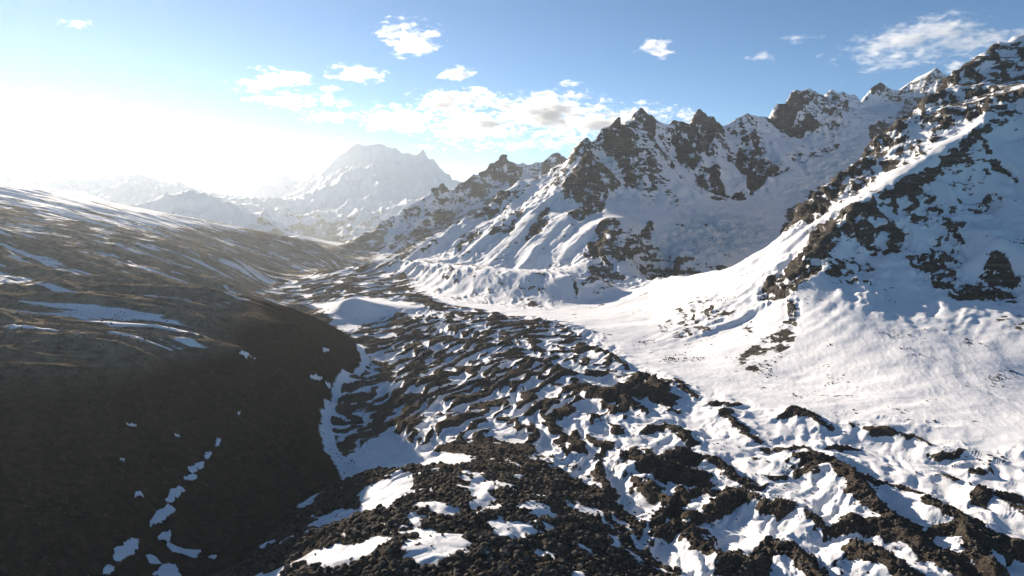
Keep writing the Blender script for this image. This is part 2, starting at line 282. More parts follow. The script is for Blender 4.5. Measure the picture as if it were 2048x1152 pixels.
# ------------------------------------------------------------------ where bare rock shows: outlines laid on the surface they stand on
def cast(pts):
    out = []
    Ys = 380 * (7800 / 380) ** np.linspace(0, 1, 900)
    for u, v in pts:
        cx, cy = (u - 1024) / FPX, (576 - v) / FPX; k = Ys / (cp + cy * sp)
        x, zz = k * cx, CAMZ + k * (-sp + cy * cp); h = base_at(x, Ys)
        hit = np.flatnonzero(h > zz)
        if len(hit) == 0:
            hit = [int(np.argmax(np.where(Ys > 1200, h - zz, -1e9)))]
        out.append((x[hit[0]], Ys[hit[0]], 0))
    return out
ROCKS = [
 (.9, [(1517,600),(1542,549),(1592,505),(1635,443),(1673,446),(1680,483),(1658,498),(1660,516),(1635,545),(1604,563),(1570,602)]),
 (.75, [(1680,452),(1754,389),(1779,411),(1823,443),(1817,474),(1807,496),(1770,514),(1729,502),(1723,474),(1692,464)]),
 (.75, [(1807,511),(1851,474),(1895,446),(1932,505),(1917,543),(1901,555),(1948,555),(1998,482),(2042,549),(2036,580),(1960,605),(1910,605),(1860,585),(1854,543),(1832,543),(1810,527)]),
 (.7, [(1754,389),(1832,340),(1850,350),(1875,400),(1890,430),(1860,440),(1820,430),(1790,400)]),
 (.9, [(1635,446),(1740,398),(1832,343),(1900,298),(1962,250),(2000,212),(2048,192),(2048,206),(2000,226),(1965,266),(1905,315),(1840,358),(1750,412),(1680,455)]),
 (.8, [(1828,345),(1862,392),(1882,432),(1908,458),(1922,500),(1938,500),(1925,450),(1897,428),(1876,385),(1845,340)]),
 (.8, [(1958,253),(1988,302),(2048,350),(2048,368),(1985,318),(1955,268)]),
 (.6, [(1910,386),(2004,380),(1998,414),(1973,430),(1935,414)]),
 (.62, [(1739,252),(1792,231),(1810,202),(1854,177),(1910,159),(1992,134),(2060,143),(2060,190),(1960,228),(1910,246),(1857,265),(1832,234),(1804,221),(1817,265),(1820,287),(1773,309),(1751,321),(1729,306),(1739,277)]),
 (.5, [(1890,150),(1935,125),(1985,95),(2060,75),(2060,135),(1992,134),(1910,160)]), (.6, [(1700,335),(1735,300),(1760,320),(1720,370),(1660,400),(1640,395)]),
 (.5, [(1760,318),(1850,270),(1900,262),(1850,308),(1780,345)]), (.42, [(1640,420),(1700,372),(1765,342),(1740,380),(1690,405)]), (.42, [(1690,430),(1760,380),(1835,335),(1835,350),(1760,395)]),
 (.85, [(1560,461),(1576,417),(1623,380),(1640,368),(1685,360),(1667,405),(1635,436),(1598,439),(1573,464)]),
 (.5, [(1312,631),(1397,594),(1428,587),(1428,631),(1475,631),(1428,666),(1362,684),(1340,656)]),
 (.55, [(1556,600),(1600,600),(1587,700),(1522,712),(1519,753),(1462,753),(1487,706),(1519,681),(1553,659),(1575,625)]),
 (.5, [(1480,680),(1500,640),(1510,640),(1490,690)]),
 (.45, [(1935,628),(1990,608),(2030,600),(2060,610),(2060,640),(1990,640)]),
 (.6, [(2000,655),(2048,645),(2060,665),(2010,672)]),
 (.55, [(1825,610),(1850,605),(1850,632),(1832,636)]),
 (.45, [(1640,520),(1700,510),(1760,540),(1740,580),(1660,570)]), (.45, [(1755,580),(1800,580),(1795,592),(1765,594)]),
 (.9, [(1119,375),(1156,331),(1176,285),(1190,331),(1216,375),(1209,412),(1162,444),(1134,425),(1162,394),(1125,388)]),
 (.85, [(1205,287),(1240,232),(1253,259),(1272,272),(1296,302),(1284,314),(1253,317),(1278,345),(1284,366),(1250,366),(1241,332),(1211,308)]),
 (.75, [(1259,235),(1284,212),(1314,244),(1293,250)]),
 (.7, [(1296,345),(1320,345),(1326,369),(1311,378)]),
 (.85, [(1340,269),(1393,213),(1427,228),(1460,247),(1424,275),(1427,308),(1402,299),(1393,323),(1363,323),(1351,293)]),
 (.7, [(1390,335),(1433,320),(1454,387),(1484,375),(1493,399),(1430,405),(1393,369)]),
 (.9, [(1454,302),(1509,262),(1530,287),(1560,329),(1585,332),(1524,369),(1500,393),(1490,345),(1457,320)]),
 (.95, [(1527,229),(1588,180),(1618,175),(1630,193),(1606,220),(1575,253),(1624,232),(1667,211),(1685,238),(1673,256),(1624,262),(1585,272),(1560,259)]),
 (.7, [(1661,196),(1697,202),(1703,220),(1679,217)]),
 (.7, [(1742,180),(1760,163),(1770,178),(1745,192)]),
 (.4, [(1580,310),(1680,285),(1690,300),(1600,325)]),
 (.75, [(1175,481),(1216,434),(1238,441),(1244,462),(1275,481),(1281,494),(1262,512),(1225,531),(1253,553),(1222,578),(1162,575),(1175,547),(1184,509)]),
 (.8, [(1275,466),(1306,431),(1309,456),(1294,484)]),
 (.6, [(972,478),(1047,394),(1050,419),(1025,459),(1000,459)]), (.6, [(1047,472),(1100,403),(1097,444),(1066,469)]),
 (.5, [(919,444),(1006,388),(1056,375),(1025,388),(950,438)]), (.6, [(809,518),(869,478),(875,488),(825,516)]),
 (.45, [(890,505),(960,455),(970,465),(905,515)]), (.5, [(1060,350),(1105,320),(1125,328),(1090,352)]),
 (.8, [(869,419),(919,400),(928,431),(875,469),(800,515),(770,515),(838,450)]),
 (.6, [(860,375),(883,364),(905,380),(960,345),(1003,305),(1045,325),(1000,420),(930,440),(890,420)]), (.85, [(1085,322),(1116,303),(1130,316),(1100,345),(1060,360)]),
 (.5, [(705,490),(800,425),(850,400),(820,470),(760,515)]),
]
M_RK = np.zeros(GX.shape, np.float32)
for k, pl in ROCKS:
    M_RK = np.maximum(M_RK, k * smooth(.12, .75, poly_mask(cast(pl), 9)))
M_IC = np.maximum(poly_mask(cast([(1300, 490), (1360, 432), (1430, 425), (1520, 440), (1560, 465), (1500, 500), (1440, 520), (1360, 515)]), 30), .55 * poly_mask(cast([(1580, 380), (1620, 330), (1720, 262), (1745, 270), (1690, 340), (1630, 400)]), 30))
M_MW = poly_mask([PZ(u, v, 10) for u, v in [(812, 524), (850, 531), (960, 546), (1060, 551), (1185, 549), (1215, 590), (1100, 602), (1000, 594), (900, 578), (840, 558)]], 14)
KN_PTS = G0([(470, 1160), (540, 1080), (600, 1010), (700, 957), (860, 932), (930, 905), (900, 880), (1000, 880), (1090, 900), (1170, 940), (1270, 1040), (1370, 1160)]) + [(120, 380, 0), (-160, 380, 0)]
M_KN = poly_mask(KN_PTS, 9)
M_SN = np.zeros(GX.shape, np.float32)
for pl in [[(700, 955), (712, 925), (735, 880), (800, 880), (850, 905), (930, 912), (945, 928), (860, 930), (760, 940)], [(714, 982), (793, 956), (831, 954), (803, 992), (777, 1032), (752, 1037), (732, 1012)],
           [(600, 1116), (651, 1103), (714, 1103), (752, 1070), (785, 1075), (742, 1108), (701, 1121), (671, 1141), (646, 1129), (600, 1131)],
           [(891, 974), (899, 971), (895, 1022), (937, 1037), (917, 1063), (942, 1101), (879, 1113), (815, 1151), (782, 1151), (828, 1113), (879, 1083), (899, 1063)],
           [(998, 1012), (1018, 1037), (1026, 1058), (1005, 1063), (993, 1037)],
           [(1500, 800), (1700, 850), (1900, 870), (2048, 900), (2200, 930), (2200, 860), (1900, 840), (1600, 800)]]:
    M_SN = np.maximum(M_SN, poly_mask(cast(pl), 7))
fl_ = dense([PZ(*p) for p in foot], 6)
dd = np.full(GX.shape, 1e3, np.float32)
for p in fl_:
    i0, j0 = int((p[0] - FX0) / FS), int((p[1] - FY0) / FS); sl_ = (slice(max(j0 - 5, 0), j0 + 6), slice(i0 - 5, i0 + 6))
    dd[sl_] = np.minimum(dd[sl_], np.hypot(GX[sl_] - p[0], GY[sl_] - p[1]))
M_SN = np.maximum(M_SN, smooth(17, 7, dd) * (GY > 640))
CREST = np.zeros(GX.shape, np.float32)
for p in dense_all(SKY):
    i0, j0 = int((p[0] - FX0) / FS), int((p[1] - FY0) / FS); rr = 16
    if not (rr < i0 < len(fxs) - rr and rr < j0 < len(fys) - rr): continue
    sl_ = (slice(j0 - rr, j0 + rr + 1), slice(i0 - rr, i0 + rr + 1))
    CREST[sl_] = np.maximum(CREST[sl_], np.exp(-((GX[sl_] - p[0]) ** 2 + (GY[sl_] - p[1]) ** 2) / 45. ** 2))
tick("masks")

wxn = fbm(GX, GY, 420, 3, 11); wyn = fbm(GX, GY, 420, 3, 23)
wamp = (8 + 16 * M_MT) * smooth(1200, 3500, GY + GX * .3) * (1 - M_GL)
H = base_at(GX + wxn * wamp, GY + wyn * wamp); B0 = H.copy()
slope0 = np.hypot(*np.gradient(boxblur(H, 40), FS))
mt = M_MT * (1 - .93 * M_SM) * (1 - .95 * M_AP) * (1 - .85 * M_ICE)
steep = smooth(0.12, 0.75, slope0) * mt * (.10 + .22 * smooth(2000, 2900, GY) + .85 * np.clip(boxblur(M_RK, 14) * 1.2, 0, 1)); RKM = M_RK
sc = np.clip(GY / 3000, 0.35, 1.5)
# big ribs and rock steps
R1 = ridgedmf(GX + 60 * wxn, GY + 60 * wyn, 520, 6, 31)
R2 = ridgedmf(GX + 30 * wyn, GY - 30 * wxn, 170, 5, 47)
CK = 1 - .70 * CREST
H = H + CK * steep * ((R1 - .38) * 95 * np.clip(GY / 3200, .25, 1.2) + (R2 - .38) * 34 * np.clip(GY / 2600, .5, 1.2))
tick("ribs")

# fall-line flutes: noise smeared along the direction of steepest descent
def flow_smear(N, Hs, steps, ds):
    gy, gx = np.gradient(Hs, FS); m = np.hypot(gx, gy) + 1e-4; dx, dy = -gx / m, -gy / m
    acc = N.copy(); px = (GX - FX0) / FS; py = (GY - FY0) / FS; X, Yp = px.copy(), py.copy(); w = 1.0
    nx = len(fxs); nyy = len(fys); d1, d2 = dx.ravel(), dy.ravel(); nr = N.ravel()
    for sgn in (1, -1):
        X, Yp = px.copy(), py.copy()
        for i in range(steps):
            k = np.clip(Yp.astype(np.int32), 0, nyy - 1) * nx + np.clip(X.astype(np.int32), 0, nx - 1)
            X += sgn * d1[k] * ds; Yp += sgn * d2[k] * ds
            k = np.clip((Yp + .5).astype(np.int32), 0, nyy - 1) * nx + np.clip((X + .5).astype(np.int32), 0, nx - 1)
            acc += nr[k]
    return acc / (2 * steps + 1)
Hs = boxblur(H, 30)
wn_ = _rng.randn(*GX.shape).astype(np.float32)
wn_ = boxblur(wn_, 9); wn_ /= wn_.std()
FL1 = flow_smear(wn_, Hs, 14, 1.6); FL1 /= FL1.std()
n2 = boxblur(_rng.randn(*GX.shape).astype(np.float32), 24); n2 /= n2.std()
FL2 = flow_smear(n2, Hs, 16, 3.2); FL2 /= FL2.std()
KF = smooth(2300, 3100, GY)
H = H + CK * steep * (FL1 * (1.8 + 3.6 * KF) + FL2 * (4.5 + 4 * KF) * np.clip(GY / 3000, .4, 1.1))
tick("flutes")

def droplets(H, mask, n, iters, steps, seed):
    rng = np.random.RandomState(seed); ny, nx = H.shape; H = H.copy()
    cand = np.flatnonzero(mask.ravel() > .3)
    for it in range(iters):
        gy, gx = np.gradient(H, FS)
        gx, gy = gx.ravel(), gy.ravel(); hr = H.ravel(); delta = np.zeros(hr.size, np.float64)
        k = rng.choice(cand, n); x = (k % nx) + rng.rand(n); yv = (k // nx) + rng.rand(n)
        dx = np.zeros(n); dy = np.zeros(n); sed = np.zeros(n); vel = np.ones(n); wat = 1.0; mk = mask.ravel()
        for s in range(steps):
            xi = np.clip(x.astype(np.int64), 1, nx - 2); yi = np.clip(yv.astype(np.int64), 1, ny - 2); k = yi * nx + xi
            dx = dx * .3 - gx[k] * .7; dy = dy * .3 - gy[k] * .7; m = np.hypot(dx, dy) + 1e-5; dx /= m; dy /= m
            x2 = np.clip(x + dx, 1, nx - 2); y2 = np.clip(yv + dy, 1, ny - 2)
            k2 = y2.astype(np.int64) * nx + x2.astype(np.int64)
            dh = hr[k2] - hr[k]
            cap = np.maximum(-dh, .02) * vel * wat * 1.6
            ero = np.where((dh > 0) | (sed > cap), -np.minimum(sed, np.where(dh > 0, dh, (sed - cap) * .25)), np.minimum((cap - sed) * .22, np.maximum(-dh, 0)))
            ero *= np.where(ero > 0, mk[k], 1)
            sed += ero; delta -= np.bincount(k, ero, hr.size)
            vel = np.sqrt(np.clip(vel * vel - dh * .25, .05, 25)); wat *= .98; x, yv = x2, y2
        d = delta.reshape(H.shape)
        d = (d + np.roll(d, 1, 0) + np.roll(d, -1, 0) + np.roll(d, 1, 1) + np.roll(d, -1, 1)) / 5
        d = (d * 2 + np.roll(d, 1, 0) + np.roll(d, -1, 0) + np.roll(d, 1, 1) + np.roll(d, -1, 1)) / 6
        H = H + np.clip(d, -3, 3).astype(np.float32)
    return H
H = droplets(H, steep * CK, 90000, 5, 40, 3)
tick("erosion")
SLOPE = np.hypot(*np.gradient(H, FS)); SLOPEb = boxblur(SLOPE, 22)
CURV = H - boxblur(H, 45)             # above its surroundings: crests; below: couloirs
MASKS = np.stack([M_GL, M_LH, steep, M_SM, M_AP, M_ICE, M_RK])

# ------------------------------------------------------------------ polar mesh seen from the valley's mouth outwards
NT, NR = 1290, 1060
ts = np.linspace(-0.99, 0.99, NT, dtype=np.float32)
rs = (330 * (7700 / 330) ** np.linspace(0, 1, NR)).astype(np.float32)
PYv, PTv = np.meshgrid(rs, ts, indexing='ij'); PXv = PTv * PYv
fx = (PXv - FX0) / FS; fy = (PYv - FY0) / FS
Z = cubic(H, fx, fy)
inside = (fx > 2) & (fx < len(fxs) - 3)
Z = np.where(inside, Z, base_at(PXv, PYv))
mgl, mlh, mst, msm, mapr, mice, mrk = [bilinear(m, fx, fy) for m in MASKS]
slb = bilinear(SLOPEb, fx, fy); crv = bilinear(CURV, fx, fy); fl1 = bilinear(FL1, fx, fy); fl2 = bilinear(FL2, fx, fy); sl = bilinear(SLOPE, fx, fy)
tick("polar")
X_, Y_ = PXv, PYv
SNOW = np.zeros_like(Z)

# --- glacier: hummocks of debris with snow between
wX = X_ + 30 * fbm(X_, Y_, 120, 2, 61) + 10 * fbm(X_, Y_, 26, 2, 62); wY = Y_ + 30 * fbm(X_, Y_, 120, 2, 67) + 10 * fbm(X_, Y_, 26, 2, 68)
right = smooth(-40, 260, X_ - .10 * (Y_ - 900))      # 0 worm-like hummocks on the left, 1 snowy ridges on the right
fright = smooth(150, 620, X_ + .15 * (Y_ - 800))
kw = smooth(1300, 2300, Y_)
hA = fbm(wX, wY / 1.25, 23, 3, 71, .42) * (1 - kw) + kw * fbm(wX, wY / 1.2, 42, 3, 72, .42)
hB = fbm(wX * .9, wY, 120, 2, 79)
ang = math.radians(39) ; ua, ub = math.cos(ang), math.sin(ang)
U_ = ua * wX + ub * wY; V_ = ub * wX - ua * wY
hC = ridgedmf(U_ / .75, V_ / 2.2, 100, 4, 83, .45)
hG = ridgedmf(U_ / .8, V_ / 1.5, 40, 4, 89, .5)
hL = fbm(wX, wY, 260, 3, 85)
hD = fbm(wX, wY, 17, 4, 91, .6)
bend = 70 * fbm(X_, Y_, 330, 2, 511); UL = .91 * wX - .42 * wY + bend; VL = .42 * wX + .91 * wY
def wn_(wl, sd): return fbm(UL + 12 * fbm(X_, Y_, 50, 2, sd + 7), VL / 3.6, wl, 2, sd, .38)
q1 = wn_(19, 501) * (1 - kw) + kw * wn_(36, 503)
q3 = fbm(wX, wY / 1.3, 80, 2, 509)
mound = 6.3 * np.tanh(2.6 * (q1 + .05)) + 7 * q3
worm = mound * (1 + .35 * kw) + hA * 1.2 + hB * 6 + .35 * np.abs(hD) * 3
ridg = (hC - .35) * 27 * (.25 + 1.1 * smooth(-.35, .35, hL)) + hB * 7 + hA * 1.5 + 4.5 * np.tanh(2.6 * q1) * (1 - .7 * fright) + (hG - .4) * 6 * smooth(.42, .62, hC)
far_s = smooth(3200, 1300, Y_)
knoll = bilinear(M_KN, fx, fy)
fsn = bilinear(M_SN, fx, fy)
fade = 1 - .75 * smooth(0, 500, X_ + .55 * (Y_ - 900) - 250)
hum = (worm * (1 - right) + ridg * right * np.clip(fade, .3, 1)) * (1 - .65 * knoll) * (1 - .75 * fsn) + hD * (.9 - .5 * fright)
# the larger debris ridges of the right half, each with its own course
STR = [(11, [(1240, 800), (1265, 770), (1285, 752), (1335, 800)]), (8, [(1180, 790), (1220, 800), (1250, 790), (1300, 792), (1340, 815)]), (17, [(1250, 905), (1290, 915), (1345, 925), (1400, 935)]), (11, [(1345, 925), (1370, 900), (1425, 908)]),
       (7, [(1190, 895), (1200, 930), (1218, 990)]), (10, [(1410, 905), (1450, 935), (1500, 965)]), (8, [(1440, 828), (1470, 855), (1510, 880)]), (9, [(1560, 842), (1590, 838), (1640, 862)]), (5, [(1420, 815), (1470, 818)]),
       (11, [(1420, 1000), (1470, 975), (1540, 1000), (1600, 1022), (1650, 1042)]), (19, [(1610, 915), (1660, 922), (1700, 955), (1735, 992), (1800, 1045)]), (4.5, [(1530, 900), (1600, 903), (1650, 930), (1720, 955), (1800, 975), (1860, 990)]),
       (13, [(1650, 1042), (1720, 1045), (1790, 1060), (1850, 1100), (1950, 1155)]), (13, [(1855, 1003), (1885, 1030), (1950, 1060), (2030, 1095)]), (12, [(1370, 1035), (1395, 1075), (1450, 1112), (1500, 1112), (1560, 1070)]),
       (12, [(1560, 1070), (1600, 1110), (1650, 1160)]), (11, [(1700, 1095), (1760, 1110), (1830, 1160)]), (11, [(1860, 1050), (1940, 1065), (1960, 1115), (2000, 1160)]), (8, [(1955, 1003), (1990, 996), (2060, 1003)]),
       (4, [(1860, 925), (1905, 932)]), (5, [(1945, 950), (1975, 955)]), (4, [(2020, 935), (2048, 942)]), (5, [(1655, 898), (1705, 900)]), (9, [(1318, 1045), (1335, 1010), (1350, 1055)]), (6, [(1245, 700), (1320, 735), (1385, 795)]),
       (7, [(1290, 860), (1330, 850), (1380, 880)]), (7, [(1350, 985), (1400, 960), (1440, 985)]), (5, [(1740, 880), (1790, 890)]), (3.5, [(1860, 845), (1910, 850)]), (4, [(1480, 760), (1560, 785), (1600, 790)]), (4, [(1700, 845), (1760, 860), (1840, 880)]),
       (7, [(1110, 905), (1150, 890), (1200, 925)]), (10, [(1150, 690), (1200, 700), (1250, 730)]), (9, [(1040, 720), (1100, 735), (1150, 760)]), (8, [(1120, 800), (1180, 830), (1230, 850)])]
stro = np.zeros_like(Z); REL = np.zeros_like(Z); near_ = Y_ < 1700
rows = int(np.searchsorted(rs, 1750)); qx = (X_ + 9 * fbm(X_, Y_, 30, 3, 301) + 7 * hD)[:rows]; qy = (Y_ + 12 * fbm(X_, Y_, 30, 3, 303) + 7 * np.roll(hD, 40, 1))[:rows]
ST = stro[:rows]
for hh, pl in STR:
    hh *= 1.1; w = 6 + 1.5 * hh; P = [PZ(u, v, 4 + hh * .7) for u, v in pl]; best = np.zeros_like(ST); brel = np.zeros_like(ST)
    n_ = len(P) - 1
    for k in range(n_):
        (ax, ay, _), (bx, by, _) = P[k], P[k + 1]
        r0 = max(0, int(np.searchsorted(rs, min(ay, by) - w - 14)) - 1); r1 = min(rows, int(np.searchsorted(rs, max(ay, by) + w + 14)) + 1)
        tt_ = [q / max(yq, 1) for q in (min(ax, bx) - w - 14, max(ax, bx) + w + 14) for yq in (rs[r0], rs[r1 - 1])]
        c0 = int(np.clip((min(tt_) + .99) / (ts[1] - ts[0]), 0, NT - 2)); c1 = int(np.clip((max(tt_) + .99) / (ts[1] - ts[0]) + 2, 1, NT))
        sx_, sy_ = qx[r0:r1, c0:c1], qy[r0:r1, c0:c1]; ex, ey = bx - ax, by - ay; l2 = ex * ex + ey * ey
        t_ = np.clip(((sx_ - ax) * ex + (sy_ - ay) * ey) / l2, 0, 1); d_ = np.hypot(sx_ - ax - t_ * ex, sy_ - ay - t_ * ey)
        g_ = (k + t_) / n_; env = hh * (.55 + .45 * np.sin(np.pi * np.clip(g_ * .9 + .05, 0, 1)))
        side = ((sx_ - ax) * sun_dir[0] + (sy_ - ay) * sun_dir[1] - t_ * (ex * sun_dir[0] + ey * sun_dir[1]))
        ww = np.where(side > 0, w * 1.35, w * .8)          # gentle towards the sun, steep on the far side
        brel[r0:r1, c0:c1] = np.maximum(brel[r0:r1, c0:c1], np.clip(1 - d_ / np.where(side > 0, w * .55, w * .95), 0, 1) * (.6 + .4 * env / hh))
        best[r0:r1, c0:c1] = np.maximum(best[r0:r1, c0:c1], env * np.clip(1 - d_ / ww, 0, 1) ** 1.15)
    ST[:] = np.maximum(ST, best); REL[:rows] = np.maximum(REL[:rows], brel)
hum = hum * (1 - .45 * right * (1 - knoll)) + stro
Z = Z + mgl * hum * (.5 + .5 * far_s)
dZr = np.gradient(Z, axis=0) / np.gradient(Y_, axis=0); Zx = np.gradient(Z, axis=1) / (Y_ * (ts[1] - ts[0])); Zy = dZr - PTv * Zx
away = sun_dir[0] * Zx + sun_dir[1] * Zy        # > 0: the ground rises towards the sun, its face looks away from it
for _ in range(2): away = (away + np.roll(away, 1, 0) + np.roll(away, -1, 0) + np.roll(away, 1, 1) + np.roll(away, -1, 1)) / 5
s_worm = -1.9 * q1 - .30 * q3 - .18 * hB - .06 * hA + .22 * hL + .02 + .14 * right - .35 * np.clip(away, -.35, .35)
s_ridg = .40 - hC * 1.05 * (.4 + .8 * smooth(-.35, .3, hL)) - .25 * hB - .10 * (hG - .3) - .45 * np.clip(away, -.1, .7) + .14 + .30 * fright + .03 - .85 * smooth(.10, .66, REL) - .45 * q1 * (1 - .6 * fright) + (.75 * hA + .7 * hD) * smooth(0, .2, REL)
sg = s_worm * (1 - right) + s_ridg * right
kst = fbm(U_ / .8, V_ / 5, 26, 4, 99, .55)
kr = smooth(10, 90, X_ + .35 * (Y_ - 600))
sg = sg * (1 - knoll) + knoll * (-(fbm(wX, wY, 46, 4, 97) * (1 - kr) + kst * kr) * 1.15 - .20)
sg = sg * (1 - smooth(.25, .75, fsn)) + smooth(.25, .75, fsn) * .5 + .25 * (fsn > .05) * fsn
# --- left hill: low folds lying across the slope
wf = 120 * fbm(X_, Y_, 700, 2, 101); wg = fbm(X_, Y_, 260, 2, 103) * 26
f1 = ridgedmf((X_ + wf) / 4.2, Y_ + wg + .12 * X_, 135, 3, 107, .5)
f2 = fbm((X_) / 3.5, Y_ + wg, 48, 3, 109)
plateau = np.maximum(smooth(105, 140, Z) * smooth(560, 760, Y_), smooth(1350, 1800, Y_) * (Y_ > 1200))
foldA = (f1 - .35) * 23 * plateau * smooth(5200, 1400, Y_) + f2 * (1.0 + 1.6 * plateau) + (ridgedmf(X_ / 3.2 + wf, Y_ + wg, 42, 3, 115) - .4) * 7.5 * plateau * smooth(3000, 1600, Y_) + (1 - plateau) * (fl2 * .9 + fl1 * .35 + (ridgedmf(X_ * .6 + Y_ * .35, Y_, 46, 3, 118) - .4) * 3)
Z = Z + mlh * foldA
streak = fbm(X_ / 7 + wf * .3, Y_ + wg * 1.3 + .10 * X_, 26, 4, 113, .55)
s_lh = (-.22 - .35 * (f1 - .4) + 1.1 * streak + .16 * fbm(X_ / 2, Y_, 420, 2, 117)) * plateau + (1 - plateau) * (-.62 + .25 * fbm(X_ / 2, Y_, 22, 4, 127))
s_lh = s_lh + smooth(2500, 3300, Y_) * smooth(130, 215, Z + 60 * streak) * 1.2 * (fbm(X_ / 2, Y_, 500, 3, 131) + .75)
LIT_TINT = plateau * mlh  # where the hill's ground colour is lightened to look sunlit
# --- mountains
kf = smooth(1800, 3200, Y_)
dn = fbm(X_, Y_, 40, 2, 137, .6) * (1 - kf) + kf * fbm(X_, Y_, 90, 2, 137, .6); dr = ridgedmf(X_, Y_, 60, 3, 139) * (1 - kf) + kf * ridgedmf(X_, Y_, 130, 3, 140)
Z = Z + mst * ((dr - .4) * (10 + 18 * mrk) + dn * 4) * np.clip(Y_ / 2500, .5, 1.5)
smo = (1 - mgl - mlh).clip(0, 1) * (1 - mst)
Z = Z + smo * fbm(X_, Y_, 90, 3, 141) * 2.5
s_det = -.25 * (sl - slb) - .012 * crv + .10 * fl2 + .05 * fl1
s_snowy = .56 - .42 * smooth(.7, 1.3, slb) + .3 * s_det + .25 * fbm(X_, Y_, 260, 4, 149)
kfr = smooth(2300, 3100, Y_)
s_snowy = s_snowy - kfr * (.16 * fl1 + .14 * fl2 + .10) * smooth(.35, .8, slb)
s_rocky = .02 + kfr * (.22 * fl1 + .18 * fl2) + .55 * s_det + .18 * fbm(X_, Y_, 80, 3, 151)
s_mt = s_snowy * (1 - mrk) + (s_rocky - .62 * (mrk - .35)) * smooth(0, .45, mrk) * 1.0
ice = mice
wm = np.clip(1 - mgl - mlh, 0, 1)
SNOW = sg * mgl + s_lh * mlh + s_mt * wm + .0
SNOW = np.where((msm > .3) | (mapr > .5), np.maximum(SNOW, msm * .4), SNOW)
# ledges and crags: rock pushed in and out along the horizontal, in tilted strata
dZr = np.gradient(Z, axis=0) / np.gradient(Y_, axis=0); Zx = np.gradient(Z, axis=1) / (Y_ * (ts[1] - ts[0])); Zy = dZr - PTv * Zx
gm = np.hypot(Zx, Zy); 
for _ in range(6):
    Zx = (Zx + np.roll(Zx, 1, 0) + np.roll(Zx, -1, 0) + np.roll(Zx, 1, 1) + np.roll(Zx, -1, 1)) / 5; Zy = (Zy + np.roll(Zy, 1, 0) + np.roll(Zy, -1, 0) + np.roll(Zy, 1, 1) + np.roll(Zy, -1, 1)) / 5
gn = np.hypot(Zx, Zy) + 1e-3; hx, hy = -Zx / gn, -Zy / gn            # outwards from the slope
sA = (X_ * .82 - Y_ * .57); tA = Z * 1.25 + .42 * sA
sB = (X_ * .5 + Y_ * .86); tB = Z * 1.1 - .5 * sB
cw = np.clip(Y_ / 2600, .55, 2.0)
st1 = ridgedmf(sA / 1.5 / cw, tA / cw, 46, 4, 401, .55); st2_ = ridgedmf(sB / cw, tB / 1.4 / cw, 30, 3, 405, .55); st3 = fbm(sA / cw, Z / cw, 22, 3, 409, .6)
wr = np.clip(1 - mgl - mlh, 0, 1) * smooth(.25, .6, gn)
off = wr * cw * (.10 + .9 * smooth(.05, .5, mrk)) * ((st1 - .35) * 17 + (st2_ - .35) * 11 + st3 * 3)
XD, YD = X_ + hx * off, Y_ + hy * off
Z = Z + wr * np.clip(mrk * 1.3, 0, 1) * (st1 - .4) * 9 * cw
SNOW = SNOW + wr * smooth(.1, .4, mrk) * ((st1 - .36) * -1.4 + (st2_ - .36) * .8 + .5 * st3 - .17)
# snow on the aprons: avalanche runnels and wind crust
Z = Z + mapr * (.45 * fl1 + (ridgedmf(X_ * 1.4, Y_ * .6, 14, 2, 421) - .4) * .35)
# the icefall's broken steps
ir = ridgedmf((X_ + .25 * Y_) * .7 + 40 * fbm(X_, Y_, 200, 2, 432), Y_ * 1.5 - .3 * X_, 105, 5, 431, .62)
icc = bilinear(M_IC, fx, fy)
Z = Z + mice * (ir - .35) * (5 + 34 * icc)
ser = np.exp(-(((X_ - (PZ(1345, 555, 30)[0])) / 150) ** 2 + ((Y_ - 2330) / 190) ** 2)); Z = Z + ser * np.abs(fbm(X_, Y_, 42, 3, 433, .6)) * 38
ICE = np.clip(mice, 0, 1) * np.clip(.10 + icc * (.55 + 1.6 * (.45 - ir)), 0, 1)
SNOW = SNOW - .12 * icc * smooth(.30, .10, ir)
# moraine wall: flutes running down the inner face
mmw = bilinear(M_MW, fx, fy); flu = ridgedmf(X_ + .25 * Y_ + 26 * fbm(X_, Y_, 90, 3, 445), (Y_) / 7, 36, 4, 443, .6)
fa_ = .35 + .9 * smooth(-.3, .3, fbm(X_, Y_, 160, 2, 447)); Z = Z + mmw * (flu - .4) * 9 * fa_; SNOW = SNOW + mmw * (.15 - 1.0 * flu * fa_)
tick("detail")

# ------------------------------------------------------------------ materials
def mat(name): 
    m = bpy.data.materials.new(name); m.use_nodes = True; nt = m.node_tree; nt.nodes.clear(); return m, nt
def N(nt, t, **k):
    n = nt.nodes.new(t)
    for a, b in k.items():
        if a in ('i',): 
            for q, w in b.items(): n.inputs[q].default_value = w
        else: setattr(n, a, b)
    return n
def noise(nt, pos, scale, detail=6, rough=.6):
    n = N(nt, 'ShaderNodeTexNoise'); n.inputs['Scale'].default_value = scale; n.inputs['Detail'].default_value = detail; n.inputs['Roughness'].default_value = rough
    nt.links.new(pos, n.inputs['Vector']); return n.outputs[0]
def math_(nt, op, a, b=None, c=None):
    n = N(nt, 'ShaderNodeMath', operation=op)
    for i, q in enumerate((a, b, c)):
        if q is None: continue
        if isinstance(q, (int, float)): n.inputs[i].default_value = q
        else: nt.links.new(q, n.inputs[i])
    return n.outputs[0]
def ramp(nt, fac, stops):
    n = N(nt, 'ShaderNodeValToRGB'); cr = n.color_ramp
    while len(cr.elements) < len(stops): cr.elements.new(.5)
    for e, (p, c) in zip(cr.elements, stops): e.position = p; e.color = (*c, 1)
    nt.links.new(fac, n.inputs[0]); return n.outputs[0]
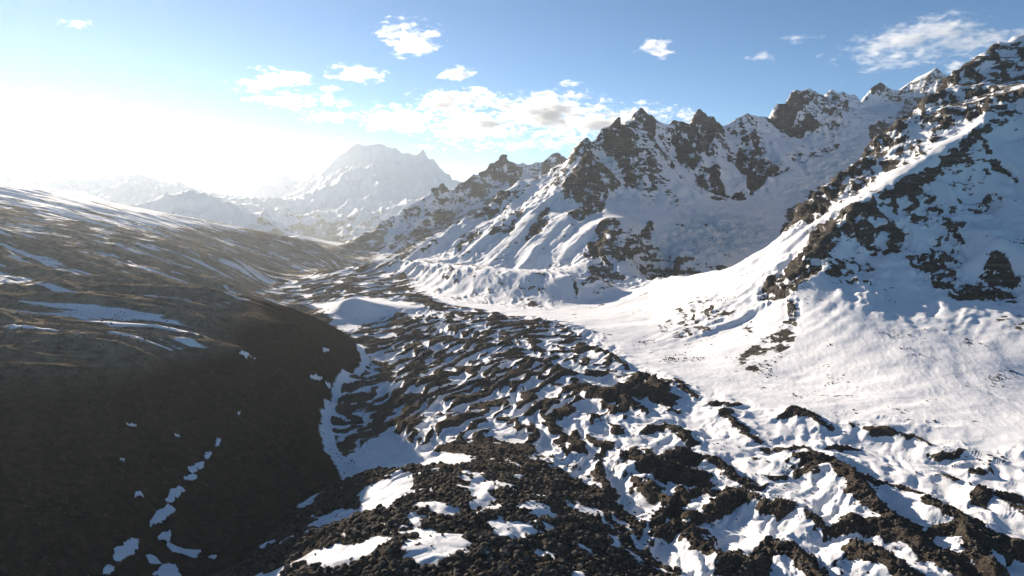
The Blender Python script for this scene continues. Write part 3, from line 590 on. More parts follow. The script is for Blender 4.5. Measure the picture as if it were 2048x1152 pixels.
def mixc(nt, fac, a, b):
    n = N(nt, 'ShaderNodeMix', data_type='RGBA')
    if isinstance(fac, (int, float)): n.inputs[0].default_value = fac
    else: nt.links.new(fac, n.inputs[0])
    for s, q in ((6, a), (7, b)):
        if isinstance(q, tuple): n.inputs[s].default_value = (*q, 1)
        else: nt.links.new(q, n.inputs[s])
    return n.outputs[2]

def land_material(name, rock, sn, edge, bumpS, bumpD, rough_scale, snowcol=(.80, .80, .81), icecol=None, lit_tint=None):
    """snow over rock or debris: the snow attribute plus noise decides, close up"""
    m, nt = mat(name); out = N(nt, 'ShaderNodeOutputMaterial'); bs = N(nt, 'ShaderNodeBsdfPrincipled')
    geo = N(nt, 'ShaderNodeNewGeometry').outputs['Position']
    at = N(nt, 'ShaderNodeAttribute', attribute_name='snow').outputs['Fac']
    n1 = noise(nt, geo, sn[0], 8, .65)
    s = math_(nt, 'ADD', at, math_(nt, 'MULTIPLY', math_(nt, 'SUBTRACT', n1, .5), sn[1]))
    if len(sn) > 2:                                  # tilted strata and ledges
        mp = N(nt, 'ShaderNodeMapping'); mp.inputs['Rotation'].default_value = (math.radians(25), math.radians(-38), math.radians(20)); mp.inputs['Scale'].default_value = (1, 1, 3.2)
        nt.links.new(geo, mp.inputs['Vector'])
        n2 = noise(nt, mp.outputs[0], sn[2], 6, .6)
        s = math_(nt, 'ADD', s, math_(nt, 'MULTIPLY', math_(nt, 'SUBTRACT', n2, .5), sn[3]))
    mr = N(nt, 'ShaderNodeMapRange', interpolation_type='SMOOTHSTEP'); nt.links.new(s, mr.inputs[0]); mr.inputs[1].default_value = -edge; mr.inputs[2].default_value = edge
    f = mr.outputs[0]
    rc = ramp(nt, noise(nt, geo, rough_scale, 9, .7), [(.32, rock[0]), (.5, rock[1]), (.68, rock[2])])
    if len(sn) > 2:
        mp2 = N(nt, 'ShaderNodeMapping'); mp2.inputs['Rotation'].default_value = (math.radians(25), math.radians(-38), math.radians(20)); mp2.inputs['Scale'].default_value = (.4, .4, 3.5)
        nt.links.new(geo, mp2.inputs['Vector'])
        rc = mixc(nt, .55, rc, ramp(nt, noise(nt, mp2.outputs[0], rough_scale * .5, 8, .7), [(.36, rock[0]), (.5, rock[1]), (.62, tuple(c * 1.35 for c in rock[2]))]))
    rc = mixc(nt, math_(nt, 'MULTIPLY', noise(nt, geo, rough_scale * .13, 4, .5), .5), rc, rock[3])
    if lit_tint:
        rc = mixc(nt, N(nt, 'ShaderNodeAttribute', attribute_name='lit_tint').outputs['Fac'], rc, ramp(nt, noise(nt, geo, rough_scale * .5, 8, .7), [(.35, lit_tint[0]), (.65, lit_tint[1])]))
    sc_ = mixc(nt, noise(nt, geo, rough_scale * .3, 5, .6), snowcol, tuple(c * .93 for c in snowcol))
    if icecol:
        ia = N(nt, 'ShaderNodeAttribute', attribute_name='ice').outputs['Fac']
        nn = ramp(nt, noise(nt, geo, .03, 9, .7), [(.36, (0, 0, 0)), (.58, (1, 1, 1))])
        sc_ = mixc(nt, math_(nt, 'MULTIPLY', ia, math_(nt, 'MULTIPLY', nn, 1.3)), sc_, icecol)
    nt.links.new(mixc(nt, f, rc, sc_), bs.inputs['Base Color'])
    bs.inputs['Roughness'].default_value = .9; nt.links.new(math_(nt, 'MULTIPLY', f, .22), bs.inputs['Specular IOR Level'])
    bh = noise(nt, geo, bumpS, 8, .68)
    b = N(nt, 'ShaderNodeBump'); nt.links.new(bh, b.inputs['Height'])
    nt.links.new(math_(nt, 'SUBTRACT', bumpD[0], math_(nt, 'MULTIPLY', f, bumpD[0] - bumpD[1])), b.inputs['Distance'])
    b2 = N(nt, 'ShaderNodeBump'); nt.links.new(noise(nt, geo, bumpS * 6, 5, .6), b2.inputs['Height']); b2.inputs['Distance'].default_value = bumpD[1] * .35; nt.links.new(b.outputs[0], b2.inputs['Normal']); b = b2
    nt.links.new(b.outputs[0], bs.inputs['Normal']); nt.links.new(bs.outputs[0], out.inputs[0])
    return m
ROCK = ((.022, .020, .0185), (.085, .077, .069), (.25, .225, .195), (.13, .108, .085))
DEBR = ((.020, .018, .0155), (.060, .052, .044), (.17, .148, .122), (.08, .058, .040))
TUND = ((.009, .008, .007), (.022, .019, .016), (.055, .046, .038), (.034, .024, .017))  # hill ground, albedo lowered so the near slope reads as shaded
m_rock = land_material('snowy_rock', ROCK, (.045, 2.4, .014, 2.4), .06, .05, (34, .9), .07, icecol=(.38, .52, .58))
m_deb = land_material('glacier_debris', DEBR, (.10, .55), .035, .45, (2.6, .35), .55)
m_tun = land_material('tundra', TUND, (.05, .40), .05, .30, (2.6, .3), .14, lit_tint=((.11, .084, .058), (.32, .255, .185)))  # plateau grass gets a brighter colour that stands in for raking sun

# ------------------------------------------------------------------ build the land as one object per landform
def build(name, mask_faces, verts, snow, nr, nt_, material, label, ice=None, lit_tint=None, kind='structure', cat=None):
    ii, jj = np.nonzero(mask_faces)
    a = ii * nt_ + jj; quads = np.stack([a, a + 1, a + nt_ + 1, a + nt_], 1)
    used = np.zeros(nr * nt_, bool); used[quads.ravel()] = True
    remap = np.cumsum(used) - 1; q = remap[quads].astype(np.int32); v = verts[used]
    me = bpy.data.meshes.new(name); me.vertices.add(len(v)); me.vertices.foreach_set('co', v.astype(np.float32).ravel())
    me.loops.add(q.size); me.loops.foreach_set('vertex_index', q.ravel())
    me.polygons.add(len(q)); me.polygons.foreach_set('loop_start', np.arange(0, q.size, 4, dtype=np.int32))
    me.polygons.foreach_set('use_smooth', np.ones(len(q), bool))
    at = me.attributes.new('snow', 'FLOAT', 'POINT'); at.data.foreach_set('value', snow.ravel()[used].astype(np.float32))
    if ice is not None:
        at = me.attributes.new('ice', 'FLOAT', 'POINT'); at.data.foreach_set('value', ice.ravel()[used].astype(np.float32))
    if lit_tint is not None:
        at = me.attributes.new('lit_tint', 'FLOAT', 'POINT'); at.data.foreach_set('value', lit_tint.ravel()[used].astype(np.float32))
    me.update(calc_edges=True); me.materials.append(material)
    o = bpy.data.objects.new(name, me); COL.objects.link(o); o['kind'] = kind; o['label'] = label
    if cat: o['category'] = cat
    return o
V = np.stack([XD, YD, Z], -1).reshape(-1, 3)
fgl = mgl[:-1, :-1]; flh = mlh[:-1, :-1]
cls = np.where(flh > .5, 1, np.where(fgl > .5, 0, 2))
XX, YY = X_[:-1, :-1], Y_[:-1, :-1]
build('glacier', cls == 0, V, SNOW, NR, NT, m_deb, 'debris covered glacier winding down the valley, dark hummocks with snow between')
build('hillside', cls == 1, V, SNOW, NR, NT, m_tun, 'broad dark brown hillside with thin streaks of snow beside the glacier', lit_tint=LIT_TINT)
# mountain range split lines
near = (cls == 2) & (YY < 2900) & ~((XX < 700) & (YY > 2150)) & (XX > 250 + (YY - 1300) * .25) & ~((XX / YY < .42) & (YY > 2050))
horn = (cls == 2) & (YY > 4150 + np.clip(XX, -2000, 900) * .9) & (XX < 1200)
mid = (cls == 2) & ~near & ~horn
build('mountain', near, V, SNOW, NR, NT, m_rock, 'near snow mountain on the right with rock aretes and a shaded bowl', ice=ICE)
build('mountain', mid, V, SNOW, NR, NT, m_rock, 'range of sharp rocky peaks behind the glacier with a blue icefall', ice=ICE)
build('mountain', horn, V, SNOW, NR, NT, m_rock, 'horn shaped rocky peak further down the valley', ice=ICE)
tick("near meshes")

# ------------------------------------------------------------------ snow patches lying on the dark slope
def inpoly(pts, x, yv):
    ins = np.zeros(x.shape, bool); pts = np.array([p[:2] for p in pts])
    for a, b in zip(pts, np.roll(pts, -1, 0)):
        c = (a[1] > yv) != (b[1] > yv)
        with np.errstate(divide='ignore', invalid='ignore'): ins ^= c & (x < (b[0] - a[0]) * (yv - a[1]) / (b[1] - a[1]) + a[0])
    return ins
m_sn, nts = mat('old_snow'); os_ = N(nts, 'ShaderNodeOutputMaterial'); bss = N(nts, 'ShaderNodeBsdfPrincipled'); ps_ = N(nts, 'ShaderNodeNewGeometry').outputs['Position']
nts.links.new(mixc(nts, noise(nts, ps_, .4, 5), (.78, .78, .80), (.66, .66, .68)), bss.inputs['Base Color']); bss.inputs['Roughness'].default_value = .85
bb_ = N(nts, 'ShaderNodeBump'); nts.links.new(noise(nts, ps_, .8, 5), bb_.inputs['Height']); bb_.inputs['Distance'].default_value = .4; nts.links.new(bb_.outputs[0], bss.inputs['Normal']); nts.links.new(bss.outputs[0], os_.inputs[0])
gch = 'snow patches in the gully of the dark slope'; gst = 'thin snow streaks on the dark slope'; gsm = 'small snow scraps scattered on the dark slope'
PATCH = [('topmost small snow patch at the head of the gully chain', gch, [(431, 878), (442, 878), (440, 892), (430, 893)]),
 ('second small snow patch from the top of the gully chain', gch, [(411, 905), (423, 903), (421, 916), (410, 918)]),
 ('third snow patch from the top of the gully chain, slanting', gch, [(376, 938), (409, 919), (409, 933), (385, 949)]),
 ('narrow flat snow patch just under the slanting one', gch, [(364, 956), (393, 947), (393, 957), (368, 963)]),
 ('long snow patch in the middle of the gully chain', gch, [(330, 1003), (338, 982), (361, 971), (369, 981), (348, 1004)]),
 ('large snow patch below the middle of the gully chain', gch, [(308, 1028), (337, 1008), (349, 1018), (331, 1043), (300, 1052)]),
 ('small snow patch above the hooked one in the lower gully', gch, [(315, 1077), (322, 1066), (342, 1064), (340, 1084)]),
 ('hooked snow band curving right in the lower gully', gch, [(335, 1086), (372, 1101), (400, 1098), (392, 1116), (366, 1109), (335, 1097)]),
 ('largest snow patch at the bottom left of the dark slope', gch, [(228, 1122), (229, 1099), (252, 1083), (281, 1078), (270, 1106), (245, 1126)]),
 ('small snow patch lower left of the largest one', gch, [(202, 1147), (216, 1132), (232, 1132), (227, 1145)]),
 ('pointed snow patch right of the largest one', gch, [(291, 1114), (306, 1110), (324, 1129), (298, 1126)]),
 ('blue shaded snow patch cut by the lower edge', gch, [(304, 1149), (325, 1128), (352, 1129), (366, 1156), (340, 1158)]),
 ('small snow scrap high on the dark slope left of the gully', gsm, [(236, 921), (251, 916), (249, 925)]),
 ('small snow scrap halfway down left of the gully', gsm, [(265, 994), (279, 982), (291, 992)]),
 ('short snow streak below the sunlit brow of the hill', gst, [(248, 842), (262, 847), (280, 855), (262, 853)]),
 ('round snow scrap between the gully and the knoll', gsm, [(417, 1115), (436, 1109), (428, 1120)]),
 ('thin snow streak near the shoulder of the dark hill', gst, [(615, 750), (632, 749), (648, 755), (640, 760), (622, 756)]),
 ('thin snow streak under the one near the shoulder', gst, [(646, 764), (656, 766), (667, 774), (658, 774)]),
 ('flat snow streak at the top of the shoulder', gst, [(636, 694), (648, 695), (662, 699), (650, 702)]),
 ('faint snow streak left of the shoulder', gst, [(474, 707), (492, 703), (511, 711), (494, 718)]),
 ('short snow streak above the head of the gully', gst, [(345, 870), (358, 869), (363, 875), (350, 874)]),
 ('tiny snow scrap high on the slope above the gully', gsm, [(471, 823), (482, 826), (478, 830)]),
 ('tiny snow scrap right of the head of the gully', gsm, [(503, 840), (511, 839), (508, 845)])]
def castZ(pts):
    out = []
    for u, v in pts:
        cx, cy = (u - 1024) / FPX, (576 - v) / FPX; k = rs / (cp + cy * sp); x = k * cx; zz = CAMZ + k * (-sp + cy * cp)
        j = np.clip(((x / rs + .99) / (ts[1] - ts[0])).astype(int), 0, NT - 1); h = Z[np.arange(NR), j]
        hit = np.flatnonzero(h > zz); k0 = hit[0] if len(hit) else NR - 1; out.append((x[k0], rs[k0], h[k0]))
    return out
for lab, grp, pl in PATCH:
    W = castZ(pl); xs_ = [p[0] for p in W]; ys_ = [p[1] for p in W]
    r0 = max(0, int(np.searchsorted(rs, min(ys_) - 8)) - 1); r1 = int(np.searchsorted(rs, max(ys_) + 8)) + 1
    sx_, sy_, sz_ = X_[r0:r1], Y_[r0:r1], Z[r0:r1]
    jx = sx_ + 3.0 * fbm(sx_, sy_, 9, 3, 311, .7); jy = sy_ + 4 * fbm(sx_, sy_, 9, 3, 313, .7)
    ins = inpoly(W, jx, jy)
    if ins.sum() < 3: continue
    core = ins.copy(); core[1:-1, 1:-1] = ins[1:-1, 1:-1] & ins[:-2, 1:-1] & ins[2:, 1:-1] & ins[1:-1, :-2] & ins[1:-1, 2:]
    near_in = ins.copy(); near_in[1:-1, 1:-1] = ins[1:-1, 1:-1] | ins[:-2, 1:-1] | ins[2:, 1:-1] | ins[1:-1, :-2] | ins[1:-1, 2:]
    hgt = np.where(core, .75, np.where(ins, .45, -.25)); f_ = (near_in[:-1, :-1] & near_in[1:, 1:] & near_in[1:, :-1] & near_in[:-1, 1:])
    Vp = np.stack([sx_, sy_, sz_ + hgt], -1).reshape(-1, 3)
    o = build('snow_patch', f_, Vp, np.ones(sx_.shape), sx_.shape[0], NT, m_sn, lab, kind='thing', cat='snow patch'); o['group'] = grp
tick("patches")

# ------------------------------------------------------------------ boulders
rng = np.random.RandomState(5)
m_bo = bpy.data.materials.new('boulder'); m_bo.use_nodes = True; ntb = m_bo.node_tree; bb = ntb.nodes['Principled BSDF']
pb = N(ntb, 'ShaderNodeNewGeometry').outputs['Position']
cb = ramp(ntb, noise(ntb, pb, .22, 6, .7), [(.35, (.018, .016, .014)), (.5, (.05, .044, .038)), (.66, (.17, .15, .125))])
ntb.links.new(cb, bb.inputs['Base Color']); bb.inputs['Roughness'].default_value = .9; bb.inputs['Specular IOR Level'].default_value = .05
nb = N(ntb, 'ShaderNodeBump'); ntb.links.new(noise(ntb, pb, 2.2, 5, .7), nb.inputs['Height']); nb.inputs['Distance'].default_value = .35; ntb.links.new(nb.outputs[0], bb.inputs['Normal'])
def rockmesh(sub, seed):
    b = bmesh.new(); bmesh.ops.create_icosphere(b, subdivisions=sub, radius=1); rg = np.random.RandomState(seed)
    v = np.array([q.co[:] for q in b.verts]); 
    for _ in range(7):                                   # cut flat faces into the ball
        n = rg.randn(3); n /= np.linalg.norm(n); d = rg.uniform(.55, .85); e = v @ n - d; v = v - np.outer(np.clip(e, 0, None), n)
    v *= rg.uniform(.75, 1.2, 3); v += rg.randn(*v.shape) * .03
    f = np.array([[q.index for q in p.verts] for p in b.faces]); b.free(); return v, f
import bmesh
ROCKV = [rockmesh(1, 900 + i) for i in range(6)]
HI = []
for i in range(6):
    v, f = rockmesh(3, 960 + i); me = bpy.data.meshes.new('boulder'); me.from_pydata(v.tolist(), [], f.tolist()); me.materials.append(m_bo); HI.append(me)
def place(n, ymin, ymax, pred, smin, smax, pw, seed):
    rg = np.random.RandomState(seed)
    rr_ = np.flatnonzero((rs > ymin) & (rs < ymax)); sub = (slice(rr_[0], rr_[-1]), slice(150, NT - 150))
    w = pred[sub] * (Y_[sub] ** 2); w = (w / w.sum()).ravel(); k = rg.choice(w.size, n, p=w)
    nx_ = NT - 300; ri, ci = k // nx_, k % nx_
    x = X_[sub].ravel()[k] + rg.uniform(-.5, .5, n); yv = Y_[sub].ravel()[k] + rg.uniform(-.8, .8, n); zz = Z[sub].ravel()[k]
    return x, yv, zz, smin + (smax - smin) * rg.rand(n) ** pw
deb = (mgl > .5) * smooth(.10, -.12, SNOW)
kn2 = deb * (.15 + knoll) * smooth(900, 500, Y_)
xa, ya, za, sa_ = place(15000, 395, 900, kn2, .4, 3.4, 4.2, 1)
xb, yb, zb, sb_ = place(9000, 480, 1500, deb * (.4 + smooth(3, 9, stro)), .6, 2.6, 3, 2)
xc, yc, zc, sc_2 = place(900, 395, 1000, (mgl > .5) * (SNOW > .1) * smooth(.45, .1, SNOW), .4, 1.6, 2, 3)
xd, yd, zd, sd_ = place(6000, 395, 1100, (mlh > .5) * (1 + 3 * smooth(0, .3, fbm(X_, Y_, 60, 3, 601))), .25, 1.3, 3.5, 4)
xe, ye, ze, se_ = place(1500, 700, 1700, ((mapr > .5) | ((mgl > .5) & (fright > .5))) * smooth(.1, .5, fbm(X_, Y_, 90, 4, 603)) ** 2, .4, 2.0, 3, 6)
bx_, by_, bz_, bs_ = [np.concatenate(q) for q in ((xa, xb, xc, xd, xe), (ya, yb, yc, yd, ye), (za, zb, zc, zd, ze), (sa_, sb_, sc_2, sd_, se_))]
vis = bs_ / by_; inframe = (np.abs(bx_ / by_) < .76) & (by_ > 420) & (bz_ < CAMZ - by_ * math.tan(math.radians(7.0)))
# keep those near the lower edge inside the picture
elev = np.degrees(np.arctan2(CAMZ - bz_, by_)); inframe &= elev < PITCH + 22.6
order = np.argsort(-np.where(inframe, vis, 0))[:290]; big_ = np.zeros(len(bx_), bool); big_[order] = True
for q in order:
    o = bpy.data.objects.new('boulder', HI[int(q) % 6]); COL.objects.link(o); s_ = float(bs_[q]) * 1.1
    o.location = (bx_[q], by_[q], bz_[q] + s_ * .25); o.rotation_euler = (rng.rand() * .8, rng.rand() * .8, rng.rand() * 6.28); o.scale = (s_ * rng.uniform(.8, 1.2), s_ * rng.uniform(.8, 1.2), s_ * rng.uniform(.65, .95))
    uu = 1024 + FPX * bx_[q] / by_[q]; zone = ('left flank' if uu < 760 else 'middle' if uu < 1000 else 'right flank') + (', near its top' if by_[q] > 560 else ', close to the camera')
    if q < 15000: o['label'], o['group'] = 'dark angular boulder among many on the debris knoll, ' + zone, 'boulders on the debris knoll'
    elif q < 24000: o['label'], o['group'] = 'dark angular boulder on a debris ridge of the snowy glacier', 'boulders on the glacier ridges'
    elif q < 24900: o['label'], o['group'] = 'small dark boulder lying loose on white glacier snow', 'boulders on open snow'
    elif q >= 30900: o['label'], o['group'] = 'dark rock lying on the wide snow apron at the foot of the near mountain', 'rocks on the snow apron'
    else: o['label'], o['group'] = 'small dark rock on the shaded brown slope', 'rocks on the dark slope'
    o['category'] = 'boulder'
p_ = castZ([(1272, 1047)])[0]
o = bpy.data.objects.new('boulder', HI[2]); COL.objects.link(o); o.location = (p_[0], p_[1], p_[2] + 1.2); o.scale = (2.7, 2.6, 3.4)
o['label'] = 'biggest lone boulder standing upright on smooth snow between debris ridges'; o['category'] = 'boulder'
VV, FF = [], []; base = 0
rest = np.flatnonzero(~big_)
for m_i in range(6):
    sel = rest[rest % 6 == m_i]; v, f = ROCKV[m_i]; n = len(sel)
    th = rng.rand(n) * 6.28; tl = rng.uniform(-.5, .5, n); c, s2 = np.cos(th), np.sin(th)
    sc3 = bs_[sel][:, None] * rng.uniform(.75, 1.2, (n, 3)) * [1, 1, .8]
    p = v[None] * sc3[:, None, :]
    q = np.stack([p[..., 0] * c[:, None] - p[..., 1] * s2[:, None], p[..., 0] * s2[:, None] + p[..., 1] * c[:, None], p[..., 2] + p[..., 0] * tl[:, None] * .4], -1)
    q += np.stack([bx_[sel], by_[sel], bz_[sel] + bs_[sel] * .2], -1)[:, None, :]
    VV.append(q.reshape(-1, 3)); FF.append((f[None] + (base + np.arange(n) * len(v))[:, None, None]).reshape(-1, 3)); base += n * len(v)
VV = np.concatenate(VV).astype(np.float32); FF = np.concatenate(FF).astype(np.int32)
me = bpy.data.meshes.new('rubble'); me.vertices.add(len(VV)); me.vertices.foreach_set('co', VV.ravel()); me.loops.add(FF.size); me.loops.foreach_set('vertex_index', FF.ravel())
me.polygons.add(len(FF)); me.polygons.foreach_set('loop_start', np.arange(0, FF.size, 3, dtype=np.int32)); me.update(calc_edges=True); me.materials.append(m_bo)
ru = bpy.data.objects.new('rubble', me); COL.objects.link(ru); ru['kind'] = 'stuff'; ru['label'] = 'dark rubble strewn over the debris of the glacier'
tick("boulders %d tris" % len(FF))

# ------------------------------------------------------------------ far country
CTRL = []; SKY = []
YL([(297, 407, 8800), (328, 386, 9000), (360, 384, 9000), (391, 383, 9000), (422, 394, 8900), (469, 410, 8800), (527, 436, 8700), (566, 463, 8500), (625, 485, 8300)], back=(1500, 500), step=140)
YL([(-300, 350, 14000), (-100, 345, 14000), (0, 352, 14000), (35, 361, 14000), (56, 366, 14000), (73, 363, 14000), (104, 366, 14000), (156, 358, 14000), (215, 359, 14000), (243, 352, 14000), (278, 346, 14000), (295, 354, 14000), (312, 359, 14000), (347, 366, 13800), (385, 378, 13500), (430, 392, 13000), (480, 410, 12000)], back=(2000, 700), step=140)
YL([(400, 367, 30000), (434, 370, 30000), (476, 358, 30000), (517, 362, 30000), (620, 350, 30000)], back=(3000, 700), step=200)
YL([(375, 374, 30000), (100, 356, 30000), (-300, 350, 30000)], back=(3000, 700), step=200)
YL([(486, 397, 17000), (521, 371, 18000), (549, 347, 19000), (576, 347, 19500), (600, 356, 19000), (625, 347, 18000), (642, 337, 17500), (677, 312, 17000), (700, 295, 17000), (712, 289, 17000), (735, 290, 17000), (759, 286, 17000), (769, 292, 17000), (791, 294, 16800), (816, 306, 16600), (825, 308, 16500), (847, 297, 16300), (869, 322, 16000), (900, 350, 15500), (919, 362, 15000), (1000, 420, 14500)], back=(2500, 1100), step=140)
YL([(712, 289, 17000), (660, 380, 14500), (600, 430, 12500), (560, 450, 11500)], step=140)
YL([(759, 286, 17000), (765, 370, 14500), (730, 440, 12000), (700, 480, 10500)], step=140)
YL([(847, 297, 16300), (800, 390, 13500), (770, 430, 12000)], step=140)
YL([(847, 297, 16300), (880, 380, 13500), (900, 430, 12500)], step=140)
for p in [(700, 350, 15500), (720, 420, 13000), (640, 420, 13500), (800, 350, 15000), (540, 420, 15000), (600, 400, 16000), (250, 400, 12500), (150, 395, 12500), (50, 395, 12500), (350, 400, 12500), (200, 375, 13300), (560, 470, 9500), (640, 490, 9000), (690, 492, 8500), (480, 440, 9800)]:
    CTRL.append(PY(*p))
CTRL += [(x, 7600, -250) for x in (-8000, -6000, -4000, -2500, -1400, 0, 2000)] + [(-12000, 20000, 0), (-12000, 10000, -100), (-5500, 22000, 100), (-1000, 24000, 100), (3000, 20000, 0), (3000, 10000, 0), (-20000, 38000, 100), (5000, 38000, 200), (-5000, 38000, 200)]
NT2, NR2 = 760, 330
t2 = np.linspace(-1.0, 0.25, NT2); r2 = 7300 * (36000 / 7300) ** np.linspace(0, 1, NR2)
Y2, T2 = np.meshgrid(r2, t2, indexing='ij'); X2 = T2 * Y2
w1 = fbm(X2, Y2, 2500, 3, 201) * 50; w2 = fbm(X2, Y2, 2500, 3, 203) * 50
fs_ = np.array(SKY)[:, :2]; dk = np.full(X2.shape, 1e9)
for p in fs_: dk = np.minimum(dk, (X2 - p[0]) ** 2 + (Y2 - p[1]) ** 2)
CK2 = 1 - .72 * np.exp(-dk / 420. ** 2)
Z2, nc = rbf(CTRL, X2 + w1, Y2 + w2)
dY = np.gradient(Z2, axis=0) / np.gradient(Y2, axis=0)
st2 = smooth(.03, .35, np.abs(dY))
Z2 = Z2 + (ridgedmf(X2 + w1, Y2 + w2, 1900, 7, 211, .6) - .36) * 480 * st2 * CK2 + (ridgedmf(X2, Y2, 380, 5, 217, .6) - .36) * 110 * (.25 + .75 * CK2)
SN2 = .25 + .0011 * (Z2 - 80) + .35 * fbm(X2, Y2, 900, 5, 219, .6) - .9 * (ridgedmf(X2 + 200, Y2, 700, 5, 223) - .4)
V2 = np.stack([X2, Y2, Z2], -1).reshape(-1, 3)
m_far = land_material('far_snowy_rock', ROCK, (.004, .9), .12, .006, (60, 10), .008)
yy, xx = Y2[:-1, :-1], X2[:-1, :-1]; tt = xx / yy
big = (yy > 10200) & (yy < 24000) & (tt > -.42 + (yy < 12000) * .09)
fore = (yy <= 10200)
mid2 = (yy > 10200) & (yy < 24000) & ~big
build('mountain', big, V2, SN2, NR2, NT2, m_far, 'huge hazy white mountain with a flat topped summit at the head of the valley')
build('mountain', fore, V2, SN2, NR2, NT2, m_far, 'low hazy snow speckled ridge below the huge white mountain')
build('mountain', mid2, V2, SN2, NR2, NT2, m_far, 'pale hazy snow range on the horizon beyond the dark hillside')
build('mountain', yy >= 24000, V2, SN2, NR2, NT2, m_far, 'farthest faint line of peaks on the horizon')
tick("far")

# ------------------------------------------------------------------ haze
me = bpy.data.meshes.new('haze')
x0, x1, y0, y1, z0, z1 = -42000, 16000, -300, 37500, min(Z.min(), Z2.min()) - 2, max(Z.max(), Z2.max()) + 30
vs = [(x, yv, zz) for x in (x0, x1) for yv in (y0, y1) for zz in (z0, z1)]
me.from_pydata(vs, [], [(0, 1, 3, 2), (4, 6, 7, 5), (0, 4, 5, 1), (2, 3, 7, 6), (0, 2, 6, 4), (1, 5, 7, 3)])
hz = bpy.data.objects.new('haze', me); COL.objects.link(hz); hz['kind'] = 'stuff'; hz['label'] = 'thin bright haze filling the valley air'
mh, nth = mat('haze'); o_ = N(nth, 'ShaderNodeOutputMaterial'); pv = N(nth, 'ShaderNodeVolumePrincipled')
pv.inputs['Color'].default_value = (.86, .95, 1, 1); pv.inputs['Density'].default_value = 1.3e-5; pv.inputs['Anisotropy'].default_value = .52
nth.links.new(pv.outputs[0], o_.inputs['Volume']); me.materials.append(mh)
# ------------------------------------------------------------------ clouds
mc, ntc = mat('cloud'); oc = N(ntc, 'ShaderNodeOutputMaterial'); pvc = N(ntc, 'ShaderNodeVolumePrincipled')
tc = N(ntc, 'ShaderNodeTexCoord'); oi = N(ntc, 'ShaderNodeObjectInfo')
pos = N(ntc, 'ShaderNodeNewGeometry').outputs['Position']
ln = N(ntc, 'ShaderNodeVectorMath', operation='LENGTH'); ntc.links.new(tc.outputs['Object'], ln.inputs[0])
mpc = N(ntc, 'ShaderNodeMapping'); mpc.inputs['Scale'].default_value = (.8, .8, 2.0); mpc.inputs['Rotation'].default_value = (0, math.radians(-12), 0); ntc.links.new(pos, mpc.inputs['Vector'])
cn = noise(ntc, mpc.outputs[0], .0030, 8, .66); cn2 = noise(ntc, mpc.outputs[0], .0009, 3, .5)
body = math_(ntc, 'SUBTRACT', math_(ntc, 'ADD', math_(ntc, 'MULTIPLY', math_(ntc, 'SUBTRACT', cn, .5), 4.4), math_(ntc, 'MULTIPLY', math_(ntc, 'SUBTRACT', cn2, .5), 3.0)), math_(ntc, 'SUBTRACT', math_(ntc, 'MULTIPLY', ln.outputs['Value'], 1.25), .50))
dn_ = N(ntc, 'ShaderNodeMapRange'); ntc.links.new(body, dn_.inputs[0]); dn_.inputs[1].default_value = 0; dn_.inputs[2].default_value = .5; dn_.inputs[3].default_value = 0; dn_.inputs[4].default_value = 1
ca_ = N(ntc, 'ShaderNodeAttribute', attribute_type='OBJECT', attribute_name='thickness')
ntc.links.new(math_(ntc, 'MULTIPLY', dn_.outputs[0], ca_.outputs['Fac']), pvc.inputs['Density'])
pvc.inputs['Color'].default_value = (1, 1, 1, 1); pvc.inputs['Anisotropy'].default_value = .3
ntc.links.new(pvc.outputs[0], oc.inputs['Volume'])
import bmesh
bm = bmesh.new(); bmesh.ops.create_icosphere(bm, subdivisions=3, radius=1.0); cme = bpy.data.meshes.new('cloud'); bm.to_mesh(cme); bm.free(); cme.materials.append(mc)
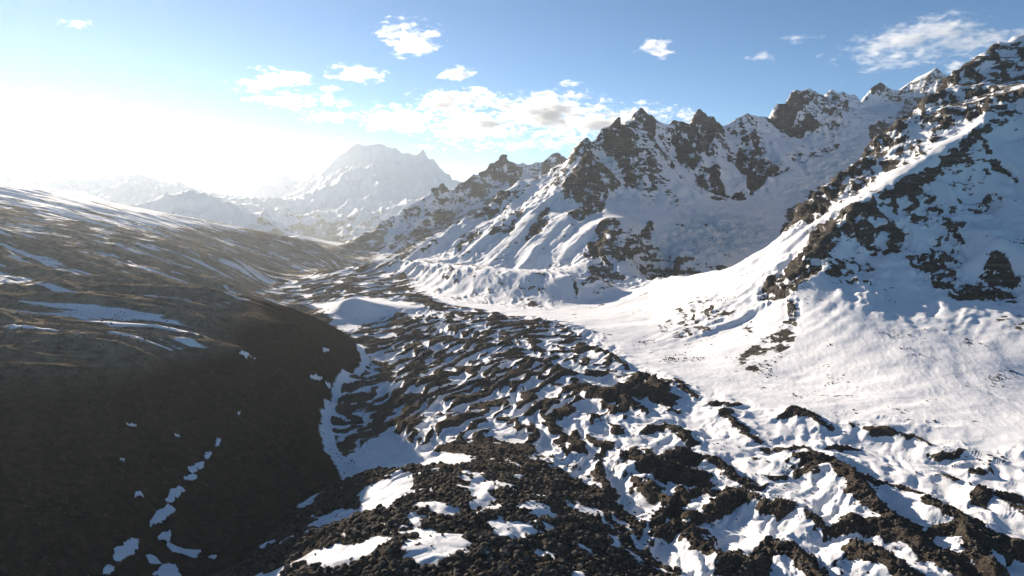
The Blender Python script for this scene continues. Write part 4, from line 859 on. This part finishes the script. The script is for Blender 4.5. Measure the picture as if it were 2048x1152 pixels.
CLOUDS = [  # u, v, width, height in the photograph, distance km, thickness, label, group
 (822, 74, 120, 64, 17, 1.0, 'small bright ragged cloud high above the flat topped white mountain'),
 (1312, 92, 74, 42, 20, .8, 'small lone cloud high above the sharp middle peaks'),
 (168, 47, 84, 18, 24, .9, 'tiny cloud wisp at the upper left above the sun glow'),
 (536, 163, 150, 44, 24, 1.1, 'upper of the ragged clouds left of the flat topped mountain'),
 (712, 146, 104, 34, 24, .8, 'thin ragged cloud under the small high cloud'),
 (910, 147, 74, 26, 26, .9, 'small puffy cloud just above the long cloud bank'),
 (1147, 166, 66, 14, 28, .5, 'faint narrow wisp right of the cloud bank'),
 (606, 206, 180, 38, 27, 1.1, 'second ragged cloud below the first on the left of the bank'),
 (660, 178, 44, 16, 27, .8, 'small scrap of cloud between two ragged clouds'),
 (655, 233, 130, 24, 30, 1.0, 'low thin cloud at the left end of the bank'),
 (800, 236, 190, 54, 30, 1.1, 'ragged left part of the long cloud bank'),
 (925, 198, 190, 48, 30, 1.0, 'upper left puff of the long cloud bank'),
 (950, 248, 230, 70, 31, 1.2, 'grey bottomed middle part of the long cloud bank'),
 (1090, 228, 240, 84, 31, 1.2, 'tallest part of the long cloud bank above the horn peak'),
 (1215, 246, 300, 70, 32, 1.2, 'right end of the cloud bank behind the sharp middle peak'),
 (1870, 84, 330, 84, 19, .35, 'large thin cloud above the near right mountain'),
 (1760, 120, 140, 44, 19, .25, 'faint lower tail of the large thin cloud on the right'),
 (1900, 135, 120, 40, 19, .8, 'white cloud touching the snowy summit at the upper right'),
 (1530, 113, 76, 22, 21, .4, 'small faint wisp above the rocky massif'),
 (1606, 76, 90, 16, 21, .25, 'faint thin streak right of the small wisp'),
 (648, 284, 120, 20, 44, 1.4, 'narrow grey lens cloud left of the flat topped summit'),
 (560, 318, 260, 14, 50, 1.6, 'long thin pale cloud strip low on the horizon'),
 (430, 334, 460, 26, 50, 1.8, 'long grey layer cloud above the horizon ranges'),
 (70, 318, 360, 34, 50, 1.8, 'grey layer cloud under the sun glow at the left edge'),
 (1060, 292, 420, 26, 44, .3, 'pale veil of cloud behind the horn peak'),
]
for i, (u, v, w, h, D, th, lab) in enumerate(CLOUDS):
    p = PY(u, v, D * 1000.0); o = bpy.data.objects.new('cloud', cme); COL.objects.link(o); o.location = p
    sx, sz = w * D * 1000 / FPX * .5 * 1.3, h * D * 1000 / FPX * .5 * 1.35
    o.scale = (sx, max(sz * 1.6, min(sx * .5, 900)), sz); o.rotation_euler = (0, 0, -math.atan2(p[0], p[1]))
    o['label'] = lab; o['category'] = 'cloud'; o['thickness'] = th * .0042
tick("done z %.0f %.0f" % (z0, z1))
